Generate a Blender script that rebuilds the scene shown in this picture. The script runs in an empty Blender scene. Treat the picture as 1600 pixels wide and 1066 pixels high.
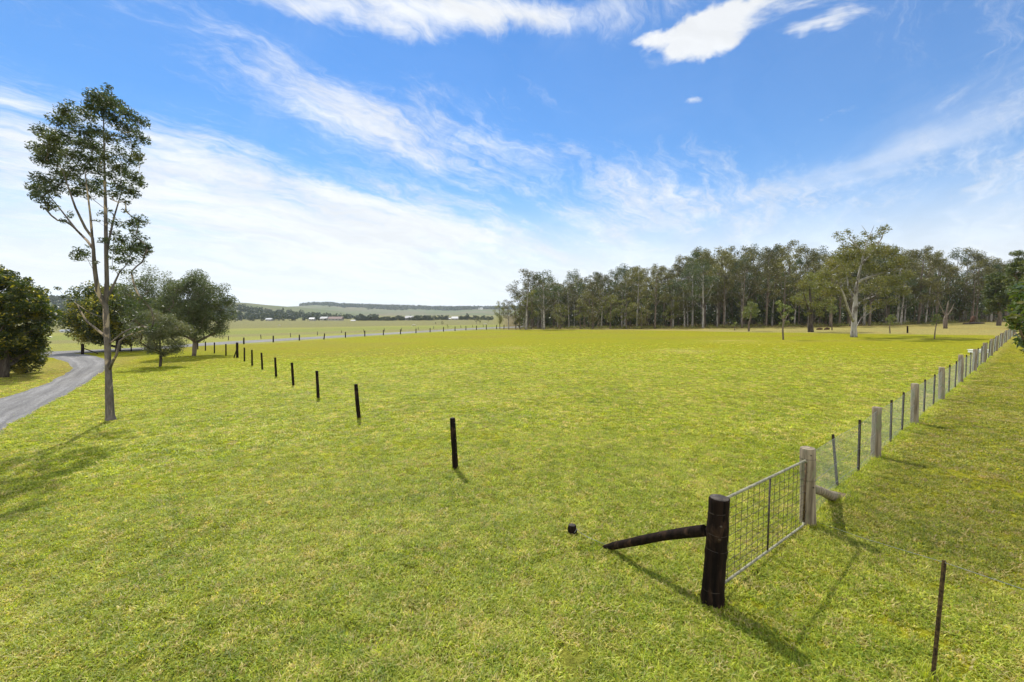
import bpy, math, random
import numpy as np
from mathutils import Vector, Matrix

# ------------------------------------------------------------------ camera, sky, sun, exposure
SC = bpy.context.scene
COL = SC.collection
CAM_H, FPX, CX, CY, PITCH = 3.6, 700.0, 800.0, 533.0, math.radians(3.68)
cam_d = bpy.data.cameras.new("camera")
cam_d.sensor_width = 36.0
cam_d.lens = FPX / 1600 * 36
cam_d.clip_start, cam_d.clip_end = 0.05, 40000
cam = bpy.data.objects.new("camera", cam_d)
COL.objects.link(cam)
cam.location = (0, 0, CAM_H)
cam.rotation_euler = (math.pi / 2 - PITCH, 0, 0)
SC.camera = cam
SC.view_settings.view_transform = 'Standard'
SC.view_settings.look = 'None'
SC.view_settings.exposure = 0.87
SC.view_settings.gamma = 1.0
SC.render.engine = 'CYCLES'
SC.cycles.max_bounces = 8
SC.cycles.transparent_max_bounces = 12
SC.cycles.volume_bounces = 1

SUN_AZ, SUN_EL = math.radians(-25), math.radians(52)
TO_SUN = Vector((math.sin(SUN_AZ) * math.cos(SUN_EL), math.cos(SUN_AZ) * math.cos(SUN_EL), math.sin(SUN_EL)))
sun_d = bpy.data.lights.new("sun", 'SUN')
sun_d.energy = 3.2
sun_d.angle = math.radians(1.2)
sun_d.color = (1.0, 0.955, 0.88)
sun = bpy.data.objects.new("sun", sun_d)
COL.objects.link(sun)
sun.rotation_euler = TO_SUN.to_track_quat('Z', 'Y').to_euler()


def ray(px, py):
    """direction of the camera ray through a pixel of the photograph"""
    x, y, z = px - CX, FPX, CY - py
    c, s = math.cos(-PITCH), math.sin(-PITCH)
    return Vector((x, y * c - z * s, y * s + z * c)).normalized()


class NT:
    """tiny helper to write node trees"""
    def __init__(self, tree):
        self.t = tree
        tree.nodes.clear()

    def n(self, typ, **kw):
        nd = self.t.nodes.new(typ)
        for k, v in kw.items():
            if k.startswith('i_'):
                key = k[2:]
                key = int(key) if key.isdigit() else key.replace('_', ' ')
                self.set(nd, key, v)
            else:
                setattr(nd, k, v)
        return nd

    def set(self, nd, key, v):
        if hasattr(v, 'bl_idname') and hasattr(v, 'outputs'):
            v = v.outputs[0]
        if isinstance(v, bpy.types.NodeSocket):
            self.t.links.new(v, nd.inputs[key])
        else:
            nd.inputs[key].default_value = v

    def math(self, op, a, b=0.0, c=None, clamp=False):
        nd = self.t.nodes.new('ShaderNodeMath')
        nd.operation = op
        nd.use_clamp = clamp
        self.set(nd, 0, a)
        self.set(nd, 1, b)
        if c is not None:
            self.set(nd, 2, c)
        return nd.outputs[0]

    def vmath(self, op, a, b=(0, 0, 0)):
        nd = self.t.nodes.new('ShaderNodeVectorMath')
        nd.operation = op
        self.set(nd, 0, a)
        if op == 'SCALE':
            self.set(nd, 'Scale', b)
        elif op not in ('LENGTH', 'NORMALIZE'):
            self.set(nd, 1, b)
        return nd.outputs['Value'] if op in ('LENGTH', 'DOT_PRODUCT') else nd.outputs[0]

    def smooth(self, v, lo, hi, a=0.0, b=1.0, kind='SMOOTHSTEP'):
        nd = self.t.nodes.new('ShaderNodeMapRange')
        nd.interpolation_type = kind
        for i, q in enumerate((v, lo, hi, a, b)):
            self.set(nd, i, q)
        return nd.outputs[0]

    def mix(self, f, a, b, blend='MIX'):
        nd = self.t.nodes.new('ShaderNodeMix')
        nd.data_type = 'RGBA'
        nd.blend_type = blend
        for i, q in ((0, f), (6, a), (7, b)):
            if isinstance(q, tuple) and len(q) == 3:
                q = (*q, 1.0)
            self.set(nd, i, q)
        return nd.outputs[2]

    def noise(self, vec, scale, detail=4.0, rough=0.55, dist=0.0, out=0):
        nd = self.t.nodes.new('ShaderNodeTexNoise')
        self.set(nd, 'Vector', vec)
        self.set(nd, 'Scale', scale)
        self.set(nd, 'Detail', detail)
        self.set(nd, 'Roughness', rough)
        self.set(nd, 'Distortion', dist)
        return nd.outputs[out]


# --- world: physical sky + a thin cloud layer described by direction
world = bpy.data.worlds.new("World")
SC.world = world
world.use_nodes = True
W = NT(world.node_tree)
sky = W.n('ShaderNodeTexSky', sky_type='NISHITA', sun_disc=False, sun_elevation=SUN_EL, sun_rotation=SUN_AZ,
          altitude=0.0, air_density=1.0, dust_density=0.05, ozone_density=4.0)
grade = W.n('ShaderNodeHueSaturation', i_Hue=0.503, i_Saturation=1.47, i_Value=0.76, i_Color=sky)
tc = W.n('ShaderNodeTexCoord')
D = tc.outputs['Generated']
sep = W.n('ShaderNodeSeparateXYZ', i_0=D)
dx, dy, dz = sep.outputs
az = W.math('ARCTAN2', dx, dy)
hor = W.math('SQRT', W.math('ADD', W.math('MULTIPLY', dx, dx), W.math('MULTIPLY', dy, dy)))
el = W.math('DIVIDE', dz, W.math('MAXIMUM', hor, 0.02))
az_el = W.n('ShaderNodeCombineXYZ', i_0=az, i_1=el, i_2=0.0)
den = W.math('ADD', W.math('MAXIMUM', dz, 0.0), 0.20)
plane = W.n('ShaderNodeCombineXYZ', i_0=W.math('DIVIDE', dx, den), i_1=W.math('DIVIDE', dy, den), i_2=0.0)


def az_el_of(px, py):
    d = ray(px, py)
    return math.atan2(d.x, d.y), d.z / math.hypot(d.x, d.y)


warp = W.vmath('SCALE', W.vmath('SUBTRACT', W.noise(az_el, 7.0, 4, 0.6, out=1), (0.5, 0.5, 0.5)), 0.10)
az_el_w = W.vmath('ADD', az_el, warp)


def blob(px, py, rx, ry, wgt, tilt=0.0, lo=0.15, soft=True):
    a, e = az_el_of(px, py)
    k = 1.0 / (1 + ((px - 800) / 700) ** 2)
    v = W.vmath('SUBTRACT', az_el_w if soft else az_el, (a, e, 0))
    if tilt:
        r = W.n('ShaderNodeVectorRotate', rotation_type='Z_AXIS', i_Vector=v, i_Angle=math.radians(tilt))
        v = r
    v = W.vmath('MULTIPLY', v, (700 / (rx * k), 700 / (ry * math.sqrt(k)), 0))
    return W.smooth(W.vmath('LENGTH', v), lo, 1.0, wgt, 0.0)


def msum(*vals):
    s = vals[0]
    for v in vals[1:]:
        s = W.math('ADD', s, v)
    return s


rot = W.n('ShaderNodeVectorRotate', rotation_type='Z_AXIS', i_Vector=plane, i_Angle=math.radians(-50))
st = W.vmath('MULTIPLY', W.vmath('ADD', rot, W.vmath('SCALE', W.noise(plane, 1.2, 4, .6, 0, 1), 0.9)), (0.42, 1.7, 1.0))
n_str = W.noise(st, 1.7, 10, 0.68, 0.3)
n_puf = W.noise(W.vmath('MULTIPLY', plane, (1.0, 1.0, 1.0)), 3.2, 10, 0.62, 0.4)
rot2 = W.n('ShaderNodeVectorRotate', rotation_type='Z_AXIS', i_Vector=plane, i_Angle=math.radians(60))
n_st2 = W.noise(W.vmath('MULTIPLY', rot2, (0.35, 1.3, 1.0)), 1.3, 8, 0.6, 0.6)

m_left = msum(blob(330, 300, 700, 130, 0.53, 5), blob(760, 250, 420, 120, 0.19, 12), blob(560, 185, 300, 70, 0.14, 10),
              blob(60, 430, 420, 150, 0.34), blob(640, 410, 420, 110, 0.36), blob(520, -6, 580, 60, 0.54, 2), blob(760, 12, 260, 34, 0.30, 2), blob(120, 60, 500, 150, -0.10), blob(1060, 150, 300, 150, -0.34), blob(760, 90, 260, 60, -0.16), blob(1050, 335, 420, 60, .22, -4),
              blob(900, 25, 220, 50, 0.16), blob(1000, 260, 260, 90, 0.08, 10))
st_f = W.vmath('MULTIPLY', W.vmath('ADD', rot, W.vmath('SCALE', W.noise(plane, 2.6, 4, .6, 0, 1), 0.35)), (0.5, 2.6, 1.0))
n_fin = W.noise(st_f, 2.6, 10, 0.7, 0.2)
n_str = W.math('ADD', W.math('MULTIPLY', n_str, 1.15), W.math('MULTIPLY', n_fin, 1.5))
n_str = W.math('SUBTRACT', n_str, 0.83)
c_left = W.smooth(W.math('ADD', n_str, m_left), 0.46, 1.20)
m_top = msum(blob(1230, 18, 380, 66, 0.70, 0, 0.3), blob(1060, 44, 150, 28, 0.34, -3, 0.2), blob(1300, 38, 130, 26, 0.34, 0, 0.2), blob(1077, 157, 34, 14, 0.46, 0, 0.0, False),
             blob(1420, 76, 26, 11, 0.34, 0, 0.0, False), blob(980, 385, 300, 50, 0.22))
c_top = W.smooth(W.math('ADD', W.math('MULTIPLY_ADD', n_puf, 2.3, -0.65), m_top), 0.80, 1.22)
m_r = msum(blob(1450, 190, 380, 130, 0.22, -12), blob(1250, 290, 420, 40, 0.24, -14), blob(860, 60, 500, 70, 0.10))
c_r = W.smooth(W.math('ADD', n_st2, m_r), 0.55, 1.10, 0, 0.55)
hzn = W.smooth(el, 0.30, 0.0, 0.0, 0.88, 'SMOOTHERSTEP')
thin = W.smooth(el, 0.9, 0.1, 0.07, 0.14)
c_back_fill = W.smooth(W.math('ADD', n_puf, W.smooth(dy, 0.30, -0.25, -0.12, 0.22)), 0.48, 0.70)  # unseen cloud cover added behind the camera to lift the ambient light
inv = W.math('MULTIPLY', W.math('MULTIPLY', W.math('SUBTRACT', 1.0, c_left, clamp=True), W.math('SUBTRACT', 1.0, c_top, clamp=True)),
             W.math('MULTIPLY', W.math('SUBTRACT', 1.0, c_r, clamp=True), W.math('SUBTRACT', 1.0, W.math('ADD', hzn, thin), clamp=True)))
inv = W.math('MULTIPLY', inv, W.math('SUBTRACT', 1.0, W.math('MULTIPLY', c_back_fill, W.smooth(dy, 0.35, 0.0)), clamp=True))
cov = W.math('SUBTRACT', 1.0, inv, clamp=True)
shade = W.smooth(W.noise(st, 3.1, 6, 0.6, 0.3), 0.3, 0.75, 0.88, 1.06)
white = W.vmath('SCALE', (5.10, 5.2, 5.3), shade)
white = W.vmath('SCALE', white, W.smooth(dy, 0.4, -0.3, 1.0, 1.6))  # clouds brightened towards the back as extra fill light
col = W.mix(W.math('MULTIPLY', cov, 0.97), grade, white)
bg = W.n('ShaderNodeBackground', i_Color=col, i_Strength=0.105)
W.n('ShaderNodeOutputWorld', i_Surface=bg)

# ------------------------------------------------------------------ helpers
rng = np.random.default_rng(7)
random.seed(7)
PI = math.pi
HAZE = 0.000085


def sstep(x, a, b):
    t = np.clip((x - a) / (b - a), 0, 1)
    return t * t * (3 - 2 * t)


def ground_z(x, y):
    """paddock: falls to the left and gently away from the camera, then settles on the flood plain"""
    x = np.asarray(x, float)
    y = np.asarray(y, float)
    d = np.hypot(x, y)
    z = 0.0195 * x - 0.009 * y
    w = sstep(d, 130, 500)
    z = z * (1 - w) + (-7.5) * w
    m = np.exp(-(d / 45.0) ** 2)
    z = z + m * (0.022 * np.sin(x * 0.83 + 0.6 * y) + 0.018 * np.sin(1.7 * y - 0.9 * x + 1.3) + 0.012 * np.sin(2.9 * x + 1.1 * y))
    return z


def gz(x, y):
    return float(ground_z(x, y))


def at(px, py):
    """ground point seen at a pixel"""
    d = ray(px, py)
    t = 1.0
    prev = t
    while t < 12000:
        p = Vector((0, 0, CAM_H)) + d * t
        if p.z < gz(p.x, p.y):
            lo, hi = prev, t
            for _ in range(30):
                mid = (lo + hi) / 2
                p = Vector((0, 0, CAM_H)) + d * mid
                if p.z < gz(p.x, p.y):
                    hi = mid
                else:
                    lo = mid
            p = Vector((0, 0, CAM_H)) + d * hi
            return Vector((p.x, p.y, gz(p.x, p.y)))
        prev = t
        t *= 1.03
    raise ValueError((px, py))


def pt(px, py, depth):
    """point at a pixel at a given depth along +Y"""
    d = ray(px, py)
    return Vector((0, 0, CAM_H)) + d * (depth / d.y)


def hpx(px, py_top, base):
    """height of something standing at base whose top shows at py_top"""
    return pt(px, py_top, base.y).z - base.z


def mesh_obj(name, v, f, mats, parent=None, smooth=True, mi=None, loc=None):
    me = bpy.data.meshes.new(name)
    v = np.asarray(v, np.float32)
    if isinstance(f, np.ndarray):
        n, k = f.shape
        me.vertices.add(len(v))
        me.vertices.foreach_set('co', v.ravel())
        me.loops.add(n * k)
        me.loops.foreach_set('vertex_index', f.astype(np.int32).ravel())
        me.polygons.add(n)
        me.polygons.foreach_set('loop_start', np.arange(0, n * k, k, dtype=np.int32))
        me.polygons.foreach_set('loop_total', np.full(n, k, np.int32))
        me.update(calc_edges=True)
    else:
        me.from_pydata([tuple(map(float, p)) for p in v], [], f)
        me.update()
    me.polygons.foreach_set('use_smooth', [smooth] * len(me.polygons))
    for m in (mats if isinstance(mats, (list, tuple)) else [mats]):
        me.materials.append(m)
    if mi is not None:
        me.polygons.foreach_set('material_index', mi)
    o = bpy.data.objects.new(name, me)
    COL.objects.link(o)
    if parent:
        o.parent = parent
    if loc is not None:
        o.location = loc
    return o


def tag(o, label, cat, group=None, kind=None):
    if label:
        o['label'] = label
    if cat:
        o['category'] = cat
    if group:
        o['group'] = group
    if kind:
        o['kind'] = kind
    return o


def thing(name, label, cat, loc=(0, 0, 0), rz=0, group=None):
    o = bpy.data.objects.new(name, None)
    o.empty_display_size = 0.3
    COL.objects.link(o)
    o.location = loc
    o.rotation_euler = (0, 0, rz)
    return tag(o, label, cat, group)


def dup(root, loc, rz, scale=1.0, label=None, group=None):
    r = root.copy()
    COL.objects.link(r)
    r.location = loc
    r.rotation_euler = (0, 0, rz)
    r.scale = (scale,) * 3 if not isinstance(scale, tuple) else scale
    if label:
        r['label'] = label
    if group:
        r['group'] = group
    for ch in list(root.children):
        c = ch.copy()
        COL.objects.link(c)
        c.parent = r
    return r


class MB:
    """collects vertices / faces"""
    def __init__(self):
        self.v, self.f = [], []

    def add(self, v, f):
        o = len(self.v)
        self.v += [tuple(p) for p in v]
        self.f += [tuple(i + o for i in q) for q in f]

    def box(self, c, s, rz=0.0):
        cx, cy, cz = c
        hx, hy, hz = s[0] / 2, s[1] / 2, s[2] / 2
        cs, sn = math.cos(rz), math.sin(rz)
        vs = []
        for z in (-hz, hz):
            for x, y in ((-hx, -hy), (hx, -hy), (hx, hy), (-hx, hy)):
                vs.append((cx + x * cs - y * sn, cy + x * sn + y * cs, cz + z))
        self.add(vs, [(0, 3, 2, 1), (4, 5, 6, 7), (0, 1, 5, 4), (1, 2, 6, 5), (2, 3, 7, 6), (3, 0, 4, 7)])

    def tube(self, pts, rad, n=8, cap=True, jit=0.0, rnd=None):
        pts = [Vector(p) for p in pts]
        if not hasattr(rad, '__len__'):
            rad = [rad] * len(pts)
        rings = []
        up = None
        for i, p in enumerate(pts):
            a = pts[max(i - 1, 0)]
            b = pts[min(i + 1, len(pts) - 1)]
            d = (b - a)
            d = d.normalized() if d.length > 1e-9 else Vector((0, 0, 1))
            if up is None:
                up = d.orthogonal().normalized()
            up = (up - d * up.dot(d))
            up = up.normalized() if up.length > 1e-6 else d.orthogonal().normalized()
            side = d.cross(up)
            ring = []
            for k in range(n):
                t = 2 * PI * k / n
                r = rad[i] * (1 + (rnd.uniform(-jit, jit) if jit else 0))
                ring.append(p + (up * math.cos(t) + side * math.sin(t)) * r)
            rings.append(ring)
        o = len(self.v)
        for r in rings:
            self.v += [tuple(q) for q in r]
        for i in range(len(rings) - 1):
            for k in range(n):
                a = o + i * n + k
                b = o + i * n + (k + 1) % n
                self.f.append((a, b, b + n, a + n))
        if cap:
            self.f.append(tuple(o + k for k in reversed(range(n))))
            self.f.append(tuple(o + (len(rings) - 1) * n + k for k in range(n)))

    def obj(self, name, mat, parent=None, smooth=True):
        return mesh_obj(name, self.v, self.f, mat, parent, smooth)


def shade_auto(o, deg=35):
    """mark edges sharper than deg as sharp"""
    me = o.data
    import bmesh
    bm = bmesh.new()
    bm.from_mesh(me)
    for e in bm.edges:
        if len(e.link_faces) == 2 and e.calc_face_angle(0) > math.radians(deg):
            e.smooth = False
    bm.to_mesh(me)
    bm.free()


# ------------------------------------------------------------------ materials
def new_mat(name):
    m = bpy.data.materials.new(name)
    m.use_nodes = True
    return m, NT(m.node_tree)


def out_surface(N, sh):
    o = N.n('ShaderNodeOutputMaterial')
    N.set(o, 'Surface', sh)


def leaf_mat(name, c1, c2, c3, gloss=0.45, trans=0.35, obj_var=0.25, noise_scale=0.6):
    """c1 main, c2 second tone, c3 odd leaves"""
    m, N = new_mat(name)
    geo = N.n('ShaderNodeNewGeometry')
    isl = geo.outputs['Random Per Island']
    info = N.n('ShaderNodeObjectInfo')
    c = N.mix(isl, c1, c2)
    c = N.mix(N.smooth(isl, 0.90, 0.94), c, c3)
    tco = N.n('ShaderNodeTexCoord')
    nz = N.noise(tco.outputs['Object'], noise_scale, 2, 0.5)
    c = N.mix(N.smooth(nz, 0.50, 0.72, 0.0, 0.7), c, c3)
    v = N.math('MULTIPLY_ADD', info.outputs['Random'], obj_var, 1 - obj_var / 2)
    c = N.vmath('SCALE', c, v)
    p = N.n('ShaderNodeBsdfPrincipled', i_Base_Color=c, i_Roughness=gloss)
    p.inputs['Specular IOR Level'].default_value = 0.5
    tr = N.n('ShaderNodeBsdfTranslucent', i_Color=N.vmath('MULTIPLY', c, (1.5, 1.7, 0.7)))
    mx = N.n('ShaderNodeMixShader', i_0=trans, i_1=p, i_2=tr)
    out_surface(N, mx)
    return m


def bark_mat(name, c1, c2, c3, scale=6.0, zstretch=0.25, rough=0.85, bump=0.4, lo=0.45, hi=0.6, spec=0.25):
    m, N = new_mat(name)
    tco = N.n('ShaderNodeTexCoord')
    v = N.vmath('MULTIPLY', tco.outputs['Object'], (1, 1, zstretch))
    a = N.noise(v, scale, 6, 0.62, 0.4)
    b = N.noise(N.vmath('MULTIPLY', tco.outputs['Object'], (1, 1, 0.45)), scale * 0.32, 4, 0.6, 0.8)
    c = N.mix(N.smooth(a, 0.3, 0.7), c1, c2)
    c = N.mix(N.smooth(b, lo, hi), c, c3)
    bp = N.n('ShaderNodeBump', i_Strength=bump, i_Distance=0.02, i_Height=a)
    p = N.n('ShaderNodeBsdfPrincipled', i_Base_Color=c, i_Roughness=rough, i_Normal=bp)
    p.inputs['Specular IOR Level'].default_value = spec
    out_surface(N, p)
    return m


def plain_mat(name, c, rough=0.6, var=0.25, scale=8.0, metallic=0.0, spec=0.5, c2=None, bump=0.15):
    m, N = new_mat(name)
    tco = N.n('ShaderNodeTexCoord')
    a = N.noise(tco.outputs['Object'], scale, 6, 0.6)
    lo = tuple(q * (1 - var) for q in c) if c2 is None else c2
    hi = tuple(min(q * (1 + var), 1) for q in c)
    col = N.mix(N.smooth(a, 0.35, 0.65), lo, hi)
    bp = N.n('ShaderNodeBump', i_Strength=bump, i_Distance=0.01, i_Height=a)
    p = N.n('ShaderNodeBsdfPrincipled', i_Base_Color=col, i_Roughness=rough, i_Metallic=metallic, i_Normal=bp)
    p.inputs['Specular IOR Level'].default_value = spec
    out_surface(N, p)
    return m


M = {}
M['gum_leaf'] = leaf_mat('gum_leaf', (0.036, 0.052, 0.022), (0.066, 0.084, 0.030), (0.10, 0.10, 0.035), 0.42, 0.34)
M['forest_leaf'] = leaf_mat('forest_leaf', (0.076, 0.074, 0.020), (0.132, 0.118, 0.032), (0.21, 0.165, 0.055), 0.38, 0.30, 0.85, 0.25)
M['big_leaf'] = leaf_mat('big_leaf', (0.092, 0.094, 0.032), (0.155, 0.140, 0.048), (0.20, 0.155, 0.06), 0.4, 0.45, 0.2, 0.5)
M['young_leaf'] = leaf_mat('young_leaf', (0.098, 0.106, 0.026), (0.150, 0.148, 0.036), (0.21, 0.165, 0.05), 0.45, 0.42, 0.35, 0.4)
M['fig_leaf'] = leaf_mat('fig_leaf', (0.030, 0.048, 0.010), (0.090, 0.105, 0.014), (0.42, 0.33, 0.03), 0.33, 0.40, 0.2, 0.6)  # yellow tips, their colour raised to paint in sunlit highlights
M['round_leaf'] = leaf_mat('round_leaf', (0.058, 0.078, 0.030), (0.110, 0.125, 0.045), (0.12, 0.12, 0.05), 0.40, 0.32, 0.2, 0.5)
M['grey_leaf'] = leaf_mat('grey_leaf', (0.070, 0.082, 0.038), (0.120, 0.125, 0.058), (0.18, 0.15, 0.08), 0.42, 0.34, 0.2, 0.8)
M['sapling_leaf'] = leaf_mat('sapling_leaf', (0.10, 0.13, 0.035), (0.17, 0.18, 0.06), (0.22, 0.19, 0.07), 0.42, 0.42, 0.2, 1.2)
M['dense_leaf'] = leaf_mat('dense_leaf', (0.055, 0.078, 0.022), (0.105, 0.125, 0.030), (0.16, 0.15, 0.03), 0.45, 0.32, 0.2, 0.4)
M['shiny_leaf'] = leaf_mat('shiny_leaf', (0.040, 0.068, 0.018), (0.095, 0.125, 0.028), (0.18, 0.16, 0.04), 0.2, 0.25, 0.1, 2.0)
M['hill_leaf'] = leaf_mat('hill_leaf', (0.030, 0.045, 0.024), (0.048, 0.062, 0.032), (0.06, 0.07, 0.03), 0.8, 0.15, 0.2, 0.01)
M['gum_bark'] = bark_mat('gum_bark', (0.070, 0.058, 0.050), (0.17, 0.145, 0.125), (0.42, 0.33, 0.23), 7.0, 0.3, lo=0.54, hi=0.60)
M['pale_bark'] = bark_mat('pale_bark', (0.19, 0.175, 0.155), (0.42, 0.385, 0.34), (0.10, 0.08, 0.06), 4.0, 0.2, lo=0.50, hi=0.60)
M['brown_bark'] = bark_mat('brown_bark', (0.075, 0.055, 0.040), (0.20, 0.155, 0.12), (0.30, 0.25, 0.20), 6.0, 0.15, lo=0.5, hi=0.7)
M['dark_bark'] = bark_mat('dark_bark', (0.028, 0.021, 0.016), (0.07, 0.052, 0.04), (0.10, 0.08, 0.06), 8.0, 0.2)
M['black_post'] = bark_mat('black_post', (0.004, 0.003, 0.0025), (0.017, 0.010, 0.007), (0.045, 0.026, 0.016), 16.0, 0.08, 0.85, 1.0, 0.50, 0.66, 0.08)
M['post_top'] = bark_mat('post_top', (0.02, 0.016, 0.012), (0.055, 0.045, 0.036), (0.09, 0.075, 0.06), 30.0, 1.0, 0.8, 0.4)
M['grey_post'] = bark_mat('grey_post', (0.11, 0.085, 0.055), (0.33, 0.27, 0.185), (0.20, 0.20, 0.12), 16.0, 0.07, 0.85, 0.6, 0.5, 0.66)
M['galv'] = plain_mat('galv', (0.22, 0.21, 0.145), 0.7, 0.35, 14, 0.0, 0.3)
M['rusty_wire'] = plain_mat('rusty_wire', (0.07, 0.055, 0.04), 0.65, 0.4, 20, 0.3)
M['wire'] = plain_mat('wire', (0.24, 0.25, 0.22), 0.45, 0.2, 20, 0.5)
M['net_wire'] = plain_mat('net_wire', (0.30, 0.32, 0.28), 0.5, 0.2, 20, 0.3)
M['picket'] = plain_mat('picket', (0.055, 0.035, 0.022), 0.7, 0.4, 30, 0.2, 0.4, (0.02, 0.014, 0.011))
M['rust_picket'] = plain_mat('rust_picket', (0.085, 0.055, 0.022), 0.75, 0.5, 26, 0.1, 0.3, (0.025, 0.016, 0.010))
M['white_paint'] = plain_mat('white_paint', (0.74, 0.74, 0.70), 0.5, 0.05, 3)
M['house_wall'] = plain_mat('house_wall', (0.32, 0.30, 0.26), 0.7, 0.08, 2)
M['white_roof'] = plain_mat('white_roof', (0.30, 0.31, 0.31), 0.4, 0.04, 2)
M['red_roof'] = plain_mat('red_roof', (0.13, 0.07, 0.055), 0.7, 0.15, 2)
M['grey_roof'] = plain_mat('grey_roof', (0.20, 0.20, 0.20), 0.6, 0.1, 2)
M['glass'] = plain_mat('glass', (0.03, 0.035, 0.045), 0.15, 0.1, 2)
M['cow_hide'] = plain_mat('cow_hide', (0.48, 0.44, 0.36), 0.8, 0.08, 2)
M['earth'] = plain_mat('earth', (0.16, 0.12, 0.07), 0.95, 0.3, 18, 0, 0.1, None, 0.6)
M['red_earth'] = plain_mat('red_earth', (0.075, 0.042, 0.028), 0.95, 0.3, 4, 0, 0.1)


def grass_mat(name, stops, bright=1.0, trans=0.5):
    m, N = new_mat(name)
    geo = N.n('ShaderNodeNewGeometry')
    isl = geo.outputs['Random Per Island']
    pos = geo.outputs['Position']
    info = N.n('ShaderNodeObjectInfo')
    big = N.noise(pos, 0.35, 3, 0.55)
    mid = N.noise(pos, 1.9, 3, 0.6)
    t = N.math('ADD', N.math('MULTIPLY', isl, 0.62), N.math('MULTIPLY', N.math('SUBTRACT', mid, 0.5), 0.6))
    t = N.math('ADD', t, N.math('MULTIPLY', N.math('SUBTRACT', big, 0.28), 0.6), clamp=True)
    r = N.n('ShaderNodeValToRGB', i_0=t)
    els = r.color_ramp.elements
    while len(els) < len(stops):
        els.new(0.5)
    for e_, (p_, c_) in zip(els, stops):
        e_.position = p_
        e_.color = (*[q * bright for q in c_], 1)
    c = r.outputs[0]
    dry = N.smooth(info.outputs['Random'], 0.82, 0.88)
    c = N.mix(N.math('MULTIPLY', dry, 0.7), c, (0.58, 0.46, 0.22))
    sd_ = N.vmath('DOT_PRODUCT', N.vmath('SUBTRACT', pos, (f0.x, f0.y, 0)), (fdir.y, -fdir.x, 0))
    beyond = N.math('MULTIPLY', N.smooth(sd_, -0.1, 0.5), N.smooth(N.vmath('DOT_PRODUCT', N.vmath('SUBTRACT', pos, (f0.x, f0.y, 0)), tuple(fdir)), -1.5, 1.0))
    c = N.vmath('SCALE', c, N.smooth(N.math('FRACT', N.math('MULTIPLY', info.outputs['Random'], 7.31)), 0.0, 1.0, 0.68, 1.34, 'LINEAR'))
    c = N.mix(N.math('MULTIPLY', beyond, 0.85), c, N.vmath('MULTIPLY', c, (0.72, 0.66, 0.8)))  # blade colour darkened past the fence, painting in presumed shade
    p = N.n('ShaderNodeBsdfPrincipled', i_Base_Color=c, i_Roughness=0.5)
    p.inputs['Specular IOR Level'].default_value = 0.35
    tr = N.n('ShaderNodeBsdfTranslucent', i_Color=N.vmath('MULTIPLY', c, (1.45, 1.40, 0.6)))
    mx = N.n('ShaderNodeMixShader', i_0=trans, i_1=p, i_2=tr)
    out_surface(N, mx)
    return m


GRASS_STOPS = [(0.0, (0.125, 0.195, 0.016)), (0.3, (0.265, 0.335, 0.026)), (0.6, (0.43, 0.455, 0.055)), (1.0, (0.68, 0.60, 0.26))]

# ground: vertex colour tells which surface lies where (paddock, dry belt, forest floor, plain)
m, N = new_mat('ground')
geo = N.n('ShaderNodeNewGeometry')
pos = geo.outputs['Position']
attr = N.n('ShaderNodeVertexColor', layer_name='cover')
base = attr.outputs[0]
flat = N.vmath('MULTIPLY', pos, (1, 1, 0))
big = N.noise(flat, 0.045, 4, 0.55, 0.5)
mid = N.noise(flat, 0.35, 5, 0.6, 0.3)
fine = N.noise(flat, 7.0, 5, 0.7)
vfine = N.noise(flat, 45.0, 3, 0.7)
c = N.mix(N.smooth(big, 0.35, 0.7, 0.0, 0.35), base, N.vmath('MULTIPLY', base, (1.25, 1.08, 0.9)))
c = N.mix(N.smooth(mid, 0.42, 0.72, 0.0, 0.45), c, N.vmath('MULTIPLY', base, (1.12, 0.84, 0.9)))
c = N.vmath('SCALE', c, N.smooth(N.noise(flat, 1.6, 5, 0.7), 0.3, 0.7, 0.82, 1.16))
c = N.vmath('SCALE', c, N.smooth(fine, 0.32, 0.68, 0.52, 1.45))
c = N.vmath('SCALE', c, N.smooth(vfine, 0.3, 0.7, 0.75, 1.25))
bp = N.n('ShaderNodeBump', i_Strength=0.9, i_Distance=0.05, i_Height=N.math('ADD', fine, N.math('MULTIPLY', vfine, 0.3)))
p = N.n('ShaderNodeBsdfPrincipled', i_Base_Color=c, i_Roughness=0.9, i_Normal=bp)
p.inputs['Specular IOR Level'].default_value = 0.03
out_surface(N, p)
M['ground'] = m

m, N = new_mat('gravel')
geo = N.n('ShaderNodeNewGeometry')
pos = geo.outputs['Position']
uv = N.n('ShaderNodeUVMap')
su = N.n('ShaderNodeSeparateXYZ', i_0=uv)
a = N.noise(pos, 14.0, 5, 0.75)
vo = N.n('ShaderNodeTexVoronoi', i_Vector=pos, i_Scale=22.0)
b = N.noise(pos, 0.9, 4, 0.6)
wv = N.n('ShaderNodeTexNoise', i_Vector=N.vmath('MULTIPLY', uv, (9.0, 0.35, 1)), i_Scale=1.0, i_Detail=4.0)
c = N.mix(N.smooth(a, 0.3, 0.7), (0.135, 0.13, 0.125), (0.34, 0.33, 0.315))
c = N.mix(N.smooth(b, 0.4, 0.7, 0.0, 0.45), c, (0.20, 0.19, 0.165))
c = N.vmath('SCALE', c, N.smooth(wv.outputs[0], 0.3, 0.7, 0.76, 1.12))
rut = N.math('ABSOLUTE', N.math('SUBTRACT', N.math('ABSOLUTE', N.math('SUBTRACT', su.outputs[0], 0.5)), 0.24))
c = N.vmath('SCALE', c, N.smooth(rut, 0.03, 0.14, 1.10, 0.92))
c = N.vmath('SCALE', c, N.smooth(vo.outputs['Distance'], 0.1, 0.6, 1.1, 0.8))
bp = N.n('ShaderNodeBump', i_Strength=1.0, i_Distance=0.04, i_Height=a)
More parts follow.
